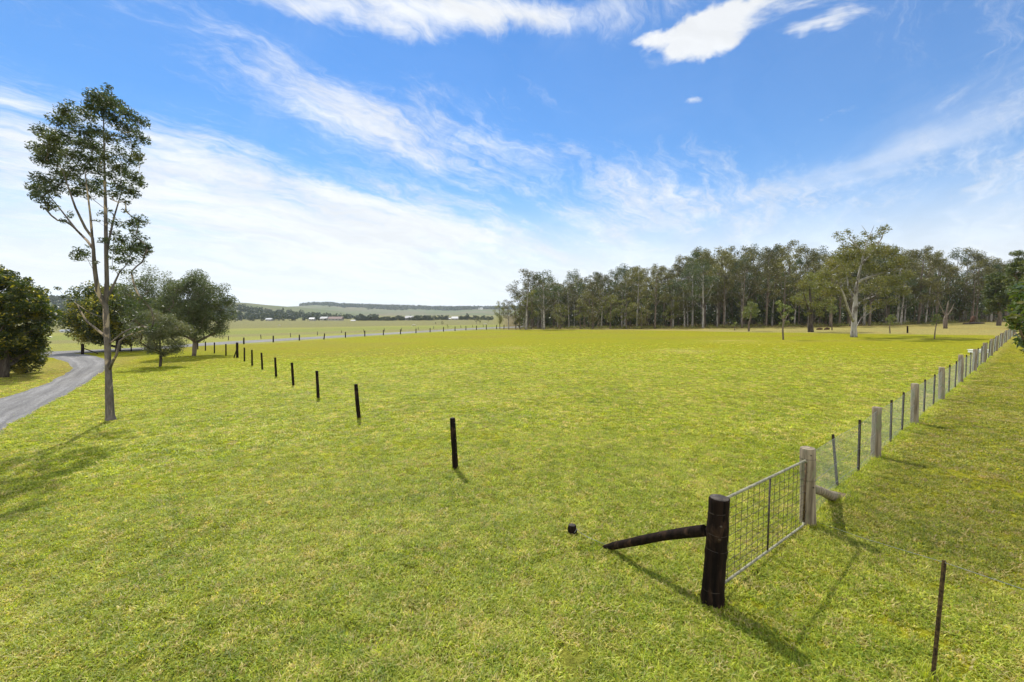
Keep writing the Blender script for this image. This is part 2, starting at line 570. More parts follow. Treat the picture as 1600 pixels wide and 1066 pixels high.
p = N.n('ShaderNodeBsdfPrincipled', i_Base_Color=c, i_Roughness=0.95, i_Normal=bp)
p.inputs['Specular IOR Level'].default_value = 0.15
out_surface(N, p)
M['gravel'] = m

m, N = new_mat('hill_cover')
geo = N.n('ShaderNodeNewGeometry')
pos = geo.outputs['Position']
a = N.noise(N.vmath('MULTIPLY', pos, (1, 0.5, 3.0)), 0.004, 6, 0.6, 0.4)
b = N.noise(pos, 0.02, 6, 0.65)
c = N.mix(N.smooth(a, 0.42, 0.6), (0.095, 0.115, 0.045), (0.135, 0.12, 0.065))
c = N.mix(N.smooth(b, 0.5, 0.7, 0, 0.6), c, (0.060, 0.080, 0.035))
p = N.n('ShaderNodeBsdfPrincipled', i_Base_Color=c, i_Roughness=0.95)
p.inputs['Specular IOR Level'].default_value = 0.1
out_surface(N, p)
M['hill_cover'] = m

# ------------------------------------------------------------------ ground sheet
FENCE = [at(1262, 820), at(1368, 713), at(1429, 661), at(1471, 624), at(1501, 597.6), at(1522, 580), at(1537, 566.5),
         at(1548, 556), at(1556, 548.5), at(1564, 541.5), at(1571, 535), at(1577, 530), at(1582.6, 525)]
f0, f1 = FENCE[0], FENCE[-1]
fdir = Vector((f1.x - f0.x, f1.y - f0.y, 0)).normalized()
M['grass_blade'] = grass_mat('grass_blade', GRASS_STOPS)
# far edge of the mown paddock (pixel points on the ground, left to right)
EDGE = [at(x, y) for x, y in ((-300, 566), (-100, 560), (75, 553), (200, 548), (300, 541), (427, 536), (540, 528.5), (650, 521.5), (760, 515.8),
                              (850, 515.5), (1000, 516.5), (1080, 517.5), (1200, 519.5), (1300, 521.5), (1400, 522.5), (1500, 523.5), (1600, 525), (1750, 530))]
EDGE_AZ = np.array([math.atan2(p.x, p.y) for p in EDGE])
EDGE_D = np.array([math.hypot(p.x, p.y) for p in EDGE])
FRONT = [at(x, y) for x, y in ((775, 514.2), (900, 514.2), (1000, 514.5), (1100, 513.5), (1200, 512), (1300, 511), (1400, 509), (1480, 505.5), (1560, 503), (1700, 505))]
FRONT_AZ = np.array([math.atan2(p.x, p.y) for p in FRONT])
FRONT_D = np.array([math.hypot(p.x, p.y) for p in FRONT])


def vnoise(x, y, s, seed=0):
    """cheap smooth value noise"""
    x = np.asarray(x) / s + seed * 17.3
    y = np.asarray(y) / s + seed * 9.1
    xi, yi = np.floor(x), np.floor(y)
    fx, fy = x - xi, y - yi
    fx = fx * fx * (3 - 2 * fx)
    fy = fy * fy * (3 - 2 * fy)

    def h(a, b):
        q = np.sin(a * 127.1 + b * 311.7 + seed * 74.7) * 43758.5453
        return q - np.floor(q)
    return (h(xi, yi) * (1 - fx) + h(xi + 1, yi) * fx) * (1 - fy) + (h(xi, yi + 1) * (1 - fx) + h(xi + 1, yi + 1) * fx) * fy


def cover(x, y):
    d = np.hypot(x, y)
    az_ = np.arctan2(x, y)
    n1 = vnoise(x, y, 6, 1) - 0.5
    n2 = vnoise(x, y, 2.2, 2) - 0.5
    n3 = vnoise(x, y, 17, 3) - 0.5
    paddock = np.array([0.200, 0.208, 0.010])
    left = np.array([0.200, 0.228, 0.011])
    strip = np.array([0.175, 0.175, 0.012])
    drybelt = np.array([0.265, 0.235, 0.075])
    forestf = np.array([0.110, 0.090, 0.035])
    plain_y = np.array([0.215, 0.225, 0.055])
    plain_g = np.array([0.170, 0.195, 0.050])
    plain_b = np.array([0.160, 0.158, 0.060])
    col_ = np.tile(paddock, (len(x), 1))

    def mixin(col_, c, w):
        return col_ * (1 - w[:, None]) + c * w[:, None]
    # near / left lawn slightly deeper green
    w = sstep(-(x - 0.2 * y) + 6 * n3, 2, 14) * (1 - sstep(d, 30, 60)) * 0.8
    col_ = mixin(col_, left, w)
    w = (1 - sstep(d, 6, 22)) * 0.6
    col_ = mixin(col_, left, w)
    for (sx, sy, sr) in ((1.4, 12.6, 1.1), (-1.0, 14.5, .9), (3.2, 13.0, .8), (-3.5, 9.5, .5), (5.6, 17, 1.6), (0.3, 21, 1.5), (8, 30, 3), (-6, 26, 2.5), (16, 42, 4), (-2, 50, 4), (28, 55, 5)):
        w = np.exp(-(((x - sx) / sr) ** 2 + ((y - sy) / (sr * .7)) ** 2)) * .6 * (0.5 + n2)
        col_ = mixin(col_, np.array([0.36, 0.31, 0.10]), np.clip(w, 0, 1))
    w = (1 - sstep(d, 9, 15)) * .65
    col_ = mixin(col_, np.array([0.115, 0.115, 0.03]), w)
    # reddish worn patches in mid paddock
    w = sstep(vnoise(x, y * 2.2, 14, 8), 0.55, 0.85) * 0.35 * (d > 9)
    col_ = mixin(col_, np.array([0.20, 0.165, 0.035]), w)
    # brown ring round drive junction
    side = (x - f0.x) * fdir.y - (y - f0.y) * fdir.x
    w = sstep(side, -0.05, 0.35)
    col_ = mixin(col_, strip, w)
    w = sstep(side, -0.5, -0.1) * (1 - sstep(side, 0.3, 0.6)) * (y > f0.y - 1) * 0.35
    col_ = mixin(col_, drybelt, w)
    # island of dry lawn left of the drive
    w = sstep(-x - 0.62 * y - 9 + 1.2 * n1, 0, 2.5) * (1 - sstep(d, 60, 70)) * 0.75
    col_ = mixin(col_, np.array([0.23, 0.20, 0.05]), w)
    ed = np.interp(az_, EDGE_AZ, EDGE_D)
    fd = np.interp(az_, FRONT_AZ, FRONT_D)
    right = sstep(az_, -0.05, 0.0)
    over = sstep(d + 4.0 * n1 + 1.5 * n2 - ed, -1.0, 1.5)
    col_ = mixin(col_, drybelt * 0.92, over * right * sstep(-side, -3, 0.5))
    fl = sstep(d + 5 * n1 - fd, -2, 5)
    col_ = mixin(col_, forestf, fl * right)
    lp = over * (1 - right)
    pl = np.tile(plain_y, (len(x), 1))
    q = d * (1 + 0.04 * n3)
    pl = mixin(pl, plain_b * 1.15, sstep(q, 120, 128) * (1 - sstep(q, 150, 158)))
    pl = mixin(pl, plain_g, sstep(q, 150, 160) * (1 - sstep(q, 250, 262)) * 0.9)
    pl = mixin(pl, plain_y * 0.95, sstep(q, 250, 262) * (1 - sstep(q, 320, 330)))
    pl = mixin(pl, plain_b, sstep(q, 320, 335))
    col_ = col_ * (1 - lp[:, None]) + pl * lp[:, None]
    return col_


azs = np.concatenate([np.linspace(-60, 60, 560), np.linspace(63, 297, 60)]) * PI / 180
rad = np.concatenate([[0.0], np.geomspace(1.5, 300, 420), np.geomspace(310, 9500, 60)])
A, R = np.meshgrid(azs, rad)
gx, gy = (R * np.sin(A)).ravel(), (R * np.cos(A)).ravel()
gv = np.stack([gx, gy, ground_z(gx, gy)], 1)
na, nr = len(azs), len(rad)
ii, jj = np.meshgrid(np.arange(nr - 1), np.arange(na), indexing='ij')
a0 = ii * na + jj
a1 = ii * na + (jj + 1) % na
gf = np.stack([a0.ravel(), (a0 + na).ravel(), (a1 + na).ravel(), a1.ravel()], 1)
gf = gf[:, ::-1]
g = mesh_obj('ground', gv, gf, M['ground'])
ca = g.data.color_attributes.new('cover', 'FLOAT_COLOR', 'POINT')
cc = np.ones((len(gv), 4), np.float32)
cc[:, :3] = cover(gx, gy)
ca.data.foreach_set('color', cc.ravel())
tag(g, None, None, None, 'structure')


# ------------------------------------------------------------------ roads
def smooth_path(pts, n=8):
    P_ = [np.array((p[0], p[1])) for p in pts]
    P_ = [2 * P_[0] - P_[1]] + P_ + [2 * P_[-1] - P_[-2]]
    out = []
    for i in range(1, len(P_) - 2):
        p0, p1, p2, p3 = P_[i - 1:i + 3]
        for k in range(n):
            t = k / n
            out.append(0.5 * ((2 * p1) + (-p0 + p2) * t + (2 * p0 - 5 * p1 + 4 * p2 - p3) * t * t + (-p0 + 3 * p1 - 3 * p2 + p3) * t ** 3))
    out.append(P_[-2])
    return np.array(out)


def road(name, left, right, zoff, n=10, cross=9):
    """left / right: matching lists of edge points"""
    L, Rr = smooth_path(left, n), smooth_path(right, n)
    k = np.arange(len(L))
    L = L + (vnoise(k * 1.0, k * 0.0, 2.2, 5)[:, None] - 0.5) * 0.22
    Rr = Rr + (vnoise(k * 1.0, k * 0.0, 2.0, 6)[:, None] - 0.5) * 0.22
    vs, uvs = [], []
    for i in range(len(L)):
        for j in range(cross + 1):
            t = j / cross
            p_ = L[i] * (1 - t) + Rr[i] * t
            crown_ = 0.035 * (1 - abs(2 * t - 1) ** 3)
            vs.append((p_[0], p_[1], gz(p_[0], p_[1]) + zoff - (0.05 if j in (0, cross) else 0) + crown_))
            uvs.append((t, i * 0.4))
    fs = np.array([(i * (cross + 1) + j, i * (cross + 1) + j + 1, (i + 1) * (cross + 1) + j + 1, (i + 1) * (cross + 1) + j)
                   for i in range(len(L) - 1) for j in range(cross)])
    o = mesh_obj(name, np.array(vs), fs, M['gravel'])
    ul = o.data.uv_layers.new(name='UVMap')
    lv = np.zeros(len(o.data.loops), np.int32)
    o.data.loops.foreach_get('vertex_index', lv)
    ul.data.foreach_set('uv', np.array(uvs, np.float32)[lv].ravel())
    tag(o, None, None, None, 'structure')
    return o


dl = [at(*q) for q in ((-160, 655), (-60, 638), (0, 622), (50, 606), (90, 590), (110, 577), (104, 567.5), (82, 560.5), (66, 556))]
dr = [at(*q) for q in ((-160, 770), (-60, 715), (0, 678), (65, 640), (120, 608), (160, 582), (168, 563), (140, 554.5), (112, 552))]
road('driveway', dl, dr, 0.03)
rl = [at(*q) for q in ((-160, 557.5), (0, 552.5), (100, 548.5), (220, 543.0), (340, 534.6), (420, 530.3), (560, 522.6), (700, 514.9), (780, 511.2), (830, 510))]
rr = [at(*q) for q in ((-160, 564), (0, 557.5), (100, 553), (220, 547.5), (340, 539.0), (420, 534.2), (560, 525.6), (700, 517.1), (780, 513), (830, 511.6))]
road('gravel_road', rl, rr, 0.045, n=14, cross=5)


# ------------------------------------------------------------------ trees
def leaves(centers, radii, counts, size, rg, aspect=0.35, droop=0.35, shell=0.5):
    """leaf sized rhombs scattered through ellipsoid clumps"""
    Vs = []
    for c, r, n in zip(centers, radii, counts):
        n = int(n)
        d = rg.normal(size=(n, 3))
        d /= np.linalg.norm(d, axis=1)[:, None]
        rr_ = rg.random(n) ** shell
        P_ = d * rr_[:, None] * np.array(r) + np.array(c)
        ax = rg.normal(size=(n, 3))
        ax[:, 2] = ax[:, 2] * 0.7 - droop
        ax /= np.linalg.norm(ax, axis=1)[:, None]
        q = rg.normal(size=(n, 3))
        sd = np.cross(ax, q)
        sd /= np.linalg.norm(sd, axis=1)[:, None] + 1e-9
        L = size * rg.uniform(0.65, 1.35, n)[:, None]
        nm = np.cross(ax, sd)
        mid_ = P_ + nm * L * 0.06
        Vs.append(np.stack([P_ - ax * L / 2, mid_ + sd * L * aspect / 2, P_ + ax * L / 2, mid_ - sd * L * aspect / 2], 1))
    V_ = np.concatenate(Vs).reshape(-1, 3)
    F_ = np.arange(len(V_)).reshape(-1, 4)
    return V_, F_


def grow(nodes, clumps, rg, tip=0.02, k_up=0.5, power=0.48, jitter=0.10):
    """nodes: list of dict(p, parent, r0); adds branches that reach every clump. returns polylines with radii"""
    order = sorted(range(len(clumps)), key=lambda i: clumps[i][2] + 0.3 * rg.random())
    load = [0.0] * len(nodes)
    main = len(nodes)
    for i in order:
        c = np.array(clumps[i][:3], float)
        best, bc = None, 1e9
        for j, nd in enumerate(nodes):
            d = c - nd['p']
            h = math.hypot(d[0], d[1])
            L = np.linalg.norm(d)
            if nd.get('no'):
                continue
            pen = max(0, k_up * h - d[2]) * 2.0
            cost = L + pen + nd.get('bias', 0)
            if cost < bc:
                best, bc = j, cost
        a = nodes[best]['p']
        L = np.linalg.norm(c - a)
        n = max(2, min(6, int(L / 0.6) + 2))
        prev = best
        side = rg.normal(size=3) * jitter * L
        for k in range(1, n + 1):
            t = k / n
            bow = math.sin(PI * t)
            p_ = a * (1 - t) + c * t + side * bow * 0.6
            p_[2] -= 0.10 * L * bow * (1 - t)
            nodes.append(dict(p=p_, parent=prev, r0=0.0))
            load.append(0.0)
            prev = len(nodes) - 1
        load[prev] += 1
        q = nodes[prev]['parent']
        while q is not None and q >= 0:
            load[q] += 1
            q = nodes[q]['parent']
    for i, nd in enumerate(nodes):
        nd['r'] = max(nd['r0'], tip * (max(load[i], 0.6) ** power))
    return nodes, main


def tree_tubes(nodes, main, sides=6, main_sides=12, rnd=None):
    mb = MB()
    kids = {}
    for i, nd in enumerate(nodes):
        if nd['parent'] is not None and nd['parent'] >= 0:
            kids.setdefault(nd['parent'], []).append(i)
    done = set()

    def chain(start, parent):
        pts, rs = [], []
        if parent is not None:
            pts.append(nodes[parent]['p'])
            rs.append(min(nodes[parent]['r'] * 0.8, nodes[start]['r'] * 1.25))
        cur = start
        while True:
            pts.append(nodes[cur]['p'])
            rs.append(nodes[cur]['r'])
            done.add(cur)
            ks = [k for k in kids.get(cur, []) if k not in done]
            if not ks:
                break
            ks.sort(key=lambda k: -nodes[k]['r'])
            for k in ks[1:]:
                todo.append((k, cur))
            cur = ks[0]
        if len(pts) > 1:
            rs[-1] *= 0.5
            mb.tube(pts, rs, main_sides if parent is None else sides, True, 0.07 if parent is None else 0.0, rnd)
    todo = [(i, None) for i, nd in enumerate(nodes) if nd['parent'] is None]
    while todo:
        s, p_ = todo.pop()
        if s not in done:
            chain(s, p_)
    return mb


def path_nodes(pts, rads, nodes=None, parent=None, sub=3, no_until=0.0):
    nodes = [] if nodes is None else nodes
    pts = [np.array(p, float) for p in pts]
    prev = parent
    z0 = pts[0][2]
    for i in range(len(pts) - 1):
        for k in range(sub):
            t = k / sub
            if i == 0 and k == 0 and parent is not None:
                continue
            p_ = pts[i] * (1 - t) + pts[i + 1] * t
            nodes.append(dict(p=p_, parent=prev, r0=rads[i] * (1 - t) + rads[i + 1] * t, no=(p_[2] - z0) < no_until))
            prev = len(nodes) - 1
    nodes.append(dict(p=pts[-1], parent=prev, r0=rads[-1]))
    return nodes


def nearest(nodes, p):
    return min(range(len(nodes)), key=lambda i: np.linalg.norm(nodes[i]['p'] - np.array(p)))


def build_tree(name, label, cat, base, nodes, clumps, counts, leaf, size, bark, rg, group=None, tip=0.02, k_up=0.5,
               aspect=0.35, droop=0.35, shell=0.5, power=0.48, leaf_r=None, sides=6, crown=True, jitter=0.10):
    """everything in local coordinates of base"""
    root = thing(name, label, cat, base, 0, group)
    nodes, main = grow(nodes, clumps, rg, tip, k_up, power, jitter)
    mb = tree_tubes(nodes, main, sides, 12, random.Random(int(rg.integers(1e6))))
    mb.obj('trunk', M[bark], root)
    if crown:
        cs = [c[:3] for c in clumps]
        rs = [c[3:6] for c in clumps]
        v, f = leaves(cs, rs, counts, size, rg, aspect, droop, shell)
        mesh_obj('crown', v, f, M[leaf], root, False)
    return root


def px_tree(name, label, cat, base_px, depth, paths, clump_px, leaf, size, bark, seed, dens=1.0, flat=0.8, spread=0.5,
            group=None, rad_px=None, **kw):
    """a tree whose limbs and leaf clumps were read off the photograph; clumps get a real spread in depth"""
    rg = np.random.default_rng(seed)
    base = at(*base_px)
    s = base.y / FPX
    loc = lambda x, y, dd=0.0: np.array(pt(x, y, base.y + dd) - base)
    nodes = []
    for k, (pp, rr_, *bias_) in enumerate(paths):
        pts = [loc(x, y, (0 if len(q) == 0 else q[0])) for x, y, *q in pp]
        if k == 0:
            pts[0] = np.array((0, 0, -0.15))
        par = None if k == 0 else nearest(nodes, pts[0])
        n_before = len(nodes)
        path_nodes(pts, [r * s for r in rr_], nodes, par, 3, 0.0)
        for nd in nodes[n_before:]:
            nd['bias'] = bias_[0] if bias_ else 0
    xs = [c[0] for c in clump_px]
    xm = (min(xs) + max(xs)) / 2
    hw = (max(xs) - min(xs)) / 2
    clumps, counts = [], []
    for (x, y, r, *o) in clump_px:
        room = math.sqrt(max(0.05, 1 - ((x - xm) / (hw * 1.08)) ** 2)) * hw * s * 1.0 * spread
        dd = rg.uniform(-1, 1) * room if r > 5 else rg.uniform(-.3, .3) * room
        c = loc(x, y, dd)
        R_ = r * s * (base.y + dd) / base.y
        clumps.append((*c, R_, R_ * 1.1, R_ * flat))
        counts.append(max(6, dens * (o[0] if o else 1.0) * (r ** 2) * 0.9))
    return build_tree(name, label, cat, base, nodes, clumps, counts, leaf, size, bark, rg, group, **kw)


# --- tall slim gum on the left lawn
gum_clumps = [(147, 151, 12), (163, 149, 10), (181, 165, 12), (200, 178, 12), (221, 191, 10), (222, 217, 10), (102, 172, 11), (92, 188, 12),
              (113, 190, 12), (137, 180, 13), (158, 172, 14), (179, 188, 14), (200, 201, 13), (66, 204, 12), (79, 217, 13), (100, 212, 13),
              (58, 230, 11), (74, 241, 14), (92, 233, 13), (66, 251, 11), (89, 254, 12), (110, 243, 13), (113, 264, 10), (131, 207, 12),
              (152, 204, 11), (150, 230, 11), (163, 246, 13), (184, 236, 11, .7), (205, 251, 12), (215, 243, 9), (147, 251, 11), (184, 262, 12),
              (210, 278, 12), (189, 291, 13), (205, 301, 11), (179, 304, 9, .7), (221, 288, 7), (66, 280, 12), (55, 293, 11), (84, 293, 12, .8),
              (66, 309, 11, .8), (79, 322, 9, .7), (97, 283, 10, .7), (131, 288, 12), (147, 296, 9), (116, 299, 9, .8), (218, 345, 11, .8),
              (207, 350, 8), (181, 348, 8, .6), (158, 333, 6, .5), (189, 375, 11), (218, 383, 11), (205, 388, 10), (163, 377, 7, .7), (179, 390, 9), (193, 392, 9), (228, 392, 8), (212, 370, 8, .6),
              (126, 393, 9, .6), (121, 402, 8, .6), (134, 398, 7, .5), (214, 391, 10, .8), (197, 408, 9, .7), (186, 405, 8, .6), (208, 405, 8, .6), (230, 385, 5),
              (90, 450, 4, .8), (100, 464, 4, .8), (112, 470, 4, .8), (205, 425, 6, .4), (178, 365, 6, .5), (225, 400, 6, .5), (170, 215, 11), (125, 225, 10),
              (172, 160, 12), (156, 160, 10), (190, 215, 10, .6), (208, 228, 9, .7), (120, 275, 9, .6), (158, 270, 9, .6), (172, 275, 9, .7),
              (205, 478, 12, .6), (222, 495, 11, .6), (238, 512, 8, .6), (196, 500, 8, .5), (212, 515, 8, .6), (190, 470, 7, .5), (225, 470, 9, .6),
              (140, 165, 9), (108, 182, 9), (135, 262, 11), (128, 243, 11), (150, 285, 10), (105, 275, 9), (140, 225, 10), (120, 300, 8), (90, 270, 9), (195, 270, 9), (196, 315, 6, .7)]
r_g = random.Random(4)
for k in range(46):
    c0_ = r_g.choice(gum_clumps[:50])
    a_ = r_g.uniform(0, 2 * PI)
    gum_clumps.append((c0_[0] + 13 * math.cos(a_), c0_[1] + 13 * math.sin(a_), r_g.uniform(4.5, 7), .55))
for q in ((150, 345), (172, 330), (196, 330), (110, 335), (100, 345), (70, 325), (185, 362), (170, 402), (150, 410), (205, 362), (227, 372), (232, 388), (140, 385), (112, 396), (192, 425), (222, 410), (178, 420)):
    gum_clumps.append((q[0], q[1], r_g.uniform(4, 6.5), .45))
px_tree('gum_tree', 'tall slim gum tree with a forked trunk standing on the lawn beside the gravel drive', 'tree', (173, 657), 0,
        [([(173, 657), (172, 650), (170, 600), (168, 540), (166, 505), (165, 478)], [9.5, 6.0, 4.6, 4.1, 3.8, 3.6]),
         ([(165, 478), (167, 440), (166, 400), (165, 330), (163, 250), (162, 195), (160, 158)], [3.3, 2.8, 2.6, 2.2, 1.2, .8, .4]),
         ([(165, 480), (153, 455, -.2), (148, 420, -.3), (146, 390, -.4), (141, 335, -.5), (133, 270, -.7)], [3.4, 3.1, 2.8, 2.1, 1.3, .6]),
         ([(145, 385, -.4), (120, 360, .2), (95, 328, .5), (72, 300, .6)], [1.9, 1.5, 1.0, .5]),
         ([(141, 372, -.4), (118, 325, -.9), (97, 265, -1.2)], [1.9, 1.3, .6]),
         ([(166, 395), (178, 340, .5), (190, 300, .7)], [1.7, 1.2, .6]),
         ([(164, 525), (150, 514, -.1), (135, 502, -.2), (118, 472, -.3)], [2.1, 1.6, 1.2, .5], 3),
         ([(166, 470), (180, 440, .3), (187, 425, .4), (200, 412, .5)], [1.9, 1.4, 1.0, .5]),
         ([(172, 572), (182, 555, -.2), (187, 533, -.2), (200, 524, -.3), (225, 516, -.4)], [2.3, 1.7, 1.5, 1.2, .5], 3)],
        [(a, b, c * 1.2, *r) for a, b, c, *r in gum_clumps], 'gum_leaf', 0.105, 'gum_bark', 11, dens=2.0, tip=0.0045, power=0.5, k_up=0.35, shell=0.62)


# --- rounded trees by envelope
def envelope_tree(name, label, cat, base_px, top_y, crown_px, leaf, size, bark, seed, nclump=60, nleaf=20000, trunk_r=0.2,
                  z_low=0.15, lumps=0.9, group=None, cr=0.25, flat=0.75, fork=0.3, sc=1.0, bare=0.0, cx_off=0.0, topw=1.0, **kw):
    """crown_px: crown half width in pixels; crown reaches down to z_low of the height"""
    rg = np.random.default_rng(seed)
    base = at(*base_px)
    s = base.y / FPX
    H = hpx(base_px[0], top_y, base)
    Rw = crown_px * s
    zb = H * z_low
    zc, rz = (H + zb) / 2, (H - zb) / 2
    ox = cx_off * s
    clumps = []
    while len(clumps) < nclump:
        d = rg.normal(size=3)
        d /= np.linalg.norm(d)
        r = rg.uniform(0.55, 0.9) if rg.random() < 0.8 else rg.uniform(0.1, 0.55)
        zz = d[2] * r
        wide = 1.0 if zz < 0 else topw
        wob = 1 + 0.16 * math.sin(3 * math.atan2(d[1], d[0]) + seed) * lumps
        p_ = np.array((ox + d[0] * r * Rw * wob * wide, d[1] * r * Rw * wob * wide, zc + zz * rz))
        rc = cr * Rw * rg.uniform(0.7, 1.35)
        clumps.append((*p_, rc, rc, rc * flat))
    w = np.array([c[3] ** 2 for c in clumps])
    counts = nleaf * w / w.sum()
    fz = H * fork
    nodes = path_nodes([(0, 0, -0.15), (0.02 * H, 0, fz * 0.5), (ox * .3, 0.02 * H, fz), (ox * .6, 0, H * 0.7)],
                       [trunk_r * 1.25, trunk_r, trunk_r * 0.85, trunk_r * 0.25], None, None, 3, zb * 0.5)
    return build_tree(name, label, cat, base, nodes, clumps, counts, leaf, size, bark, rg, group, **kw)


envelope_tree('broadleaf_tree', 'big dense dark green tree with yellow tips on dry grass left of the gravel drive', 'tree', (6, 590), 410, 76,
              'fig_leaf', 0.19, 'dark_bark', 21, 230, 56000, 0.22, 0.10, tip=0.015, cr=0.165, aspect=0.55, cx_off=-4)
envelope_tree('leafy_shrub', 'low bushy shrub at the foot of the big dark tree beside the drive', 'shrub', (38, 583), 536, 31,
              'fig_leaf', 0.14, 'dark_bark', 22, 60, 13000, 0.05, 0.0, tip=0.01, cr=0.3, aspect=0.5, fork=0.15)
envelope_tree('broadleaf_tree', 'dense dark green tree right behind the tall slim gum, beyond the bend of the drive', 'tree', (184, 549), 438, 64,
              'fig_leaf', 0.25, 'dark_bark', 23, 190, 44000, 0.26, 0.04, tip=0.018, cr=0.19, aspect=0.6, cx_off=-8)
envelope_tree('gum_tree', 'loose crowned brownish tree between the dark tree and the round grey green tree', 'tree', (232, 549), 414, 46,
              'round_leaf', 0.20, 'brown_bark', 24, 90, 20000, 0.18, 0.20, tip=0.02, cr=0.26, cx_off=4)
envelope_tree('round_tree', 'round crowned grey green tree near the bend in the row of black posts', 'tree', (303, 556), 419, 58,
              'round_leaf', 0.19, 'brown_bark', 25, 210, 46000, 0.15, 0.13, tip=0.016, cr=0.18, cx_off=3, topw=0.95)
envelope_tree('small_tree', 'small round bushy tree on short dark trunk before the round grey green tree', 'tree', (250, 573), 478, 42,
              'grey_leaf', 0.14, 'dark_bark', 26, 90, 19000, 0.09, 0.12, tip=0.012, cr=0.24, cx_off=2, fork=0.25, k_up=0.3)


# --- prototypes of forest trees, then copies
def gum_proto(seed, H, crown_lo, Rw, nclump, nleaf, leaf, bark, size=0.34, lean=0.02, trunk_r=0.2, conic=False, flat=0.8):
    rg = np.random.default_rng(seed)
    lx, ly = rg.normal(size=2) * lean * H
    tr = [(0, 0, -0.3), (lx * .3, ly * .2, H * .3), (lx * .5 + .1, ly * .6, H * .6), (lx, ly, H * .93)]
    nodes = path_nodes(tr, [trunk_r * 1.3, trunk_r, trunk_r * .7, trunk_r * .2], None, None, 4, H * crown_lo * 0.75)
    clumps = []
    for i in range(nclump):
        t = (i + rg.random()) / nclump
        z = H * (crown_lo + (1 - crown_lo) * t)
        if conic:
            w = Rw * math.sin(PI * min(1, 0.12 + 0.88 * (1 - t) ** 0.8)) ** 0.6
        else:
            w = Rw * (0.45 + 0.75 * math.sin(PI * t ** 0.8))
        ang = rg.uniform(0, 2 * PI)
        r = w * math.sqrt(rg.uniform(0.05, 1))
        rc = Rw * rg.uniform(0.24, 0.44)
        clumps.append((lx * z / H + r * math.cos(ang), ly * z / H + r * math.sin(ang), z - rc * 0.3, rc, rc, rc * flat))
    w = np.array([c[3] ** 2 for c in clumps])
    return build_tree('gum_tree', '', '', (0, 0, 0), nodes, clumps, nleaf * w / w.sum(), leaf, size, bark, rg, None,
                      tip=0.03, k_up=0.9, power=0.42, sides=4, shell=0.45)


TALL = [gum_proto(100, 18, .46, 3.0, 28, 3500, 'forest_leaf', 'brown_bark'),
        gum_proto(101, 18, .42, 3.2, 32, 4000, 'forest_leaf', 'pale_bark', trunk_r=.17),
        gum_proto(102, 18, .48, 2.8, 24, 3000, 'forest_leaf', 'brown_bark', trunk_r=0.14),
        gum_proto(103, 18, .36, 2.9, 34, 4200, 'forest_leaf', 'brown_bark', trunk_r=.16),
        gum_proto(104, 18, .55, 3.3, 20, 2600, 'forest_leaf', 'pale_bark', lean=.04, trunk_r=.17),
        gum_proto(105, 18, .40, 2.6, 28, 3600, 'gum_leaf', 'brown_bark', trunk_r=.15),
        gum_proto(106, 18, .42, 3.4, 30, 3900, 'gum_leaf', 'pale_bark', trunk_r=0.2)]
YOUNG = [gum_proto(110, 9, .25, 2.3, 26, 2600, 'young_leaf', 'brown_bark', .26, trunk_r=.12, conic=True, flat=.7),
         gum_proto(111, 9, .30, 2.0, 22, 2300, 'young_leaf', 'brown_bark', .26, trunk_r=.11, flat=.7),
         gum_proto(112, 9, .22, 2.6, 28, 2800, 'forest_leaf', 'brown_bark', .26, trunk_r=.13, conic=True, flat=.7)]
used = set()


def plant(protos, i, x, y, H, label, group, cat='tree', wide=1.0, name=None, h0=None):
    pr = protos[i % len(protos)]
    h0 = h0 or (18.0 if protos is TALL else 9.0)
    sz = H / h0
    sw = (0.35 * 1 + 0.65 * sz) * wide
    loc = (x, y, gz(x, y) - 0.05)
    rz = random.uniform(0, 2 * PI)
    if pr.name not in used:
        used.add(pr.name)
        pr.location, pr.rotation_euler, pr.scale = loc, (0, 0, rz), (sw, sw, sz)
        o = pr
    else:
        o = dup(pr, loc, rz, (sw, sw, sz))
    tag(o, label, cat, group)
    if name:
        o.name = name
    return o


SKY_X = [770, 786, 812, 824, 855, 872, 900, 935, 943, 975, 1004, 1036, 1060, 1089, 1110, 1138, 1171, 1194, 1218, 1235, 1257, 1281, 1307, 1350, 1401, 1423, 1438, 1462, 1491, 1511, 1535, 1555, 1574, 1600, 1700]
SKY_Y = [490, 470, 455, 427, 426, 436, 418, 424, 417, 410, 408, 407, 400, 383, 383, 383, 382, 387, 371, 372, 378, 383, 389, 385, 378, 386, 382, 380, 379, 386, 391, 405, 402, 395, 395]
taken = []
idx = 0


def px_of(x, y):
    return 800 + 700 * x / (y * math.cos(PITCH) + 0 * y)


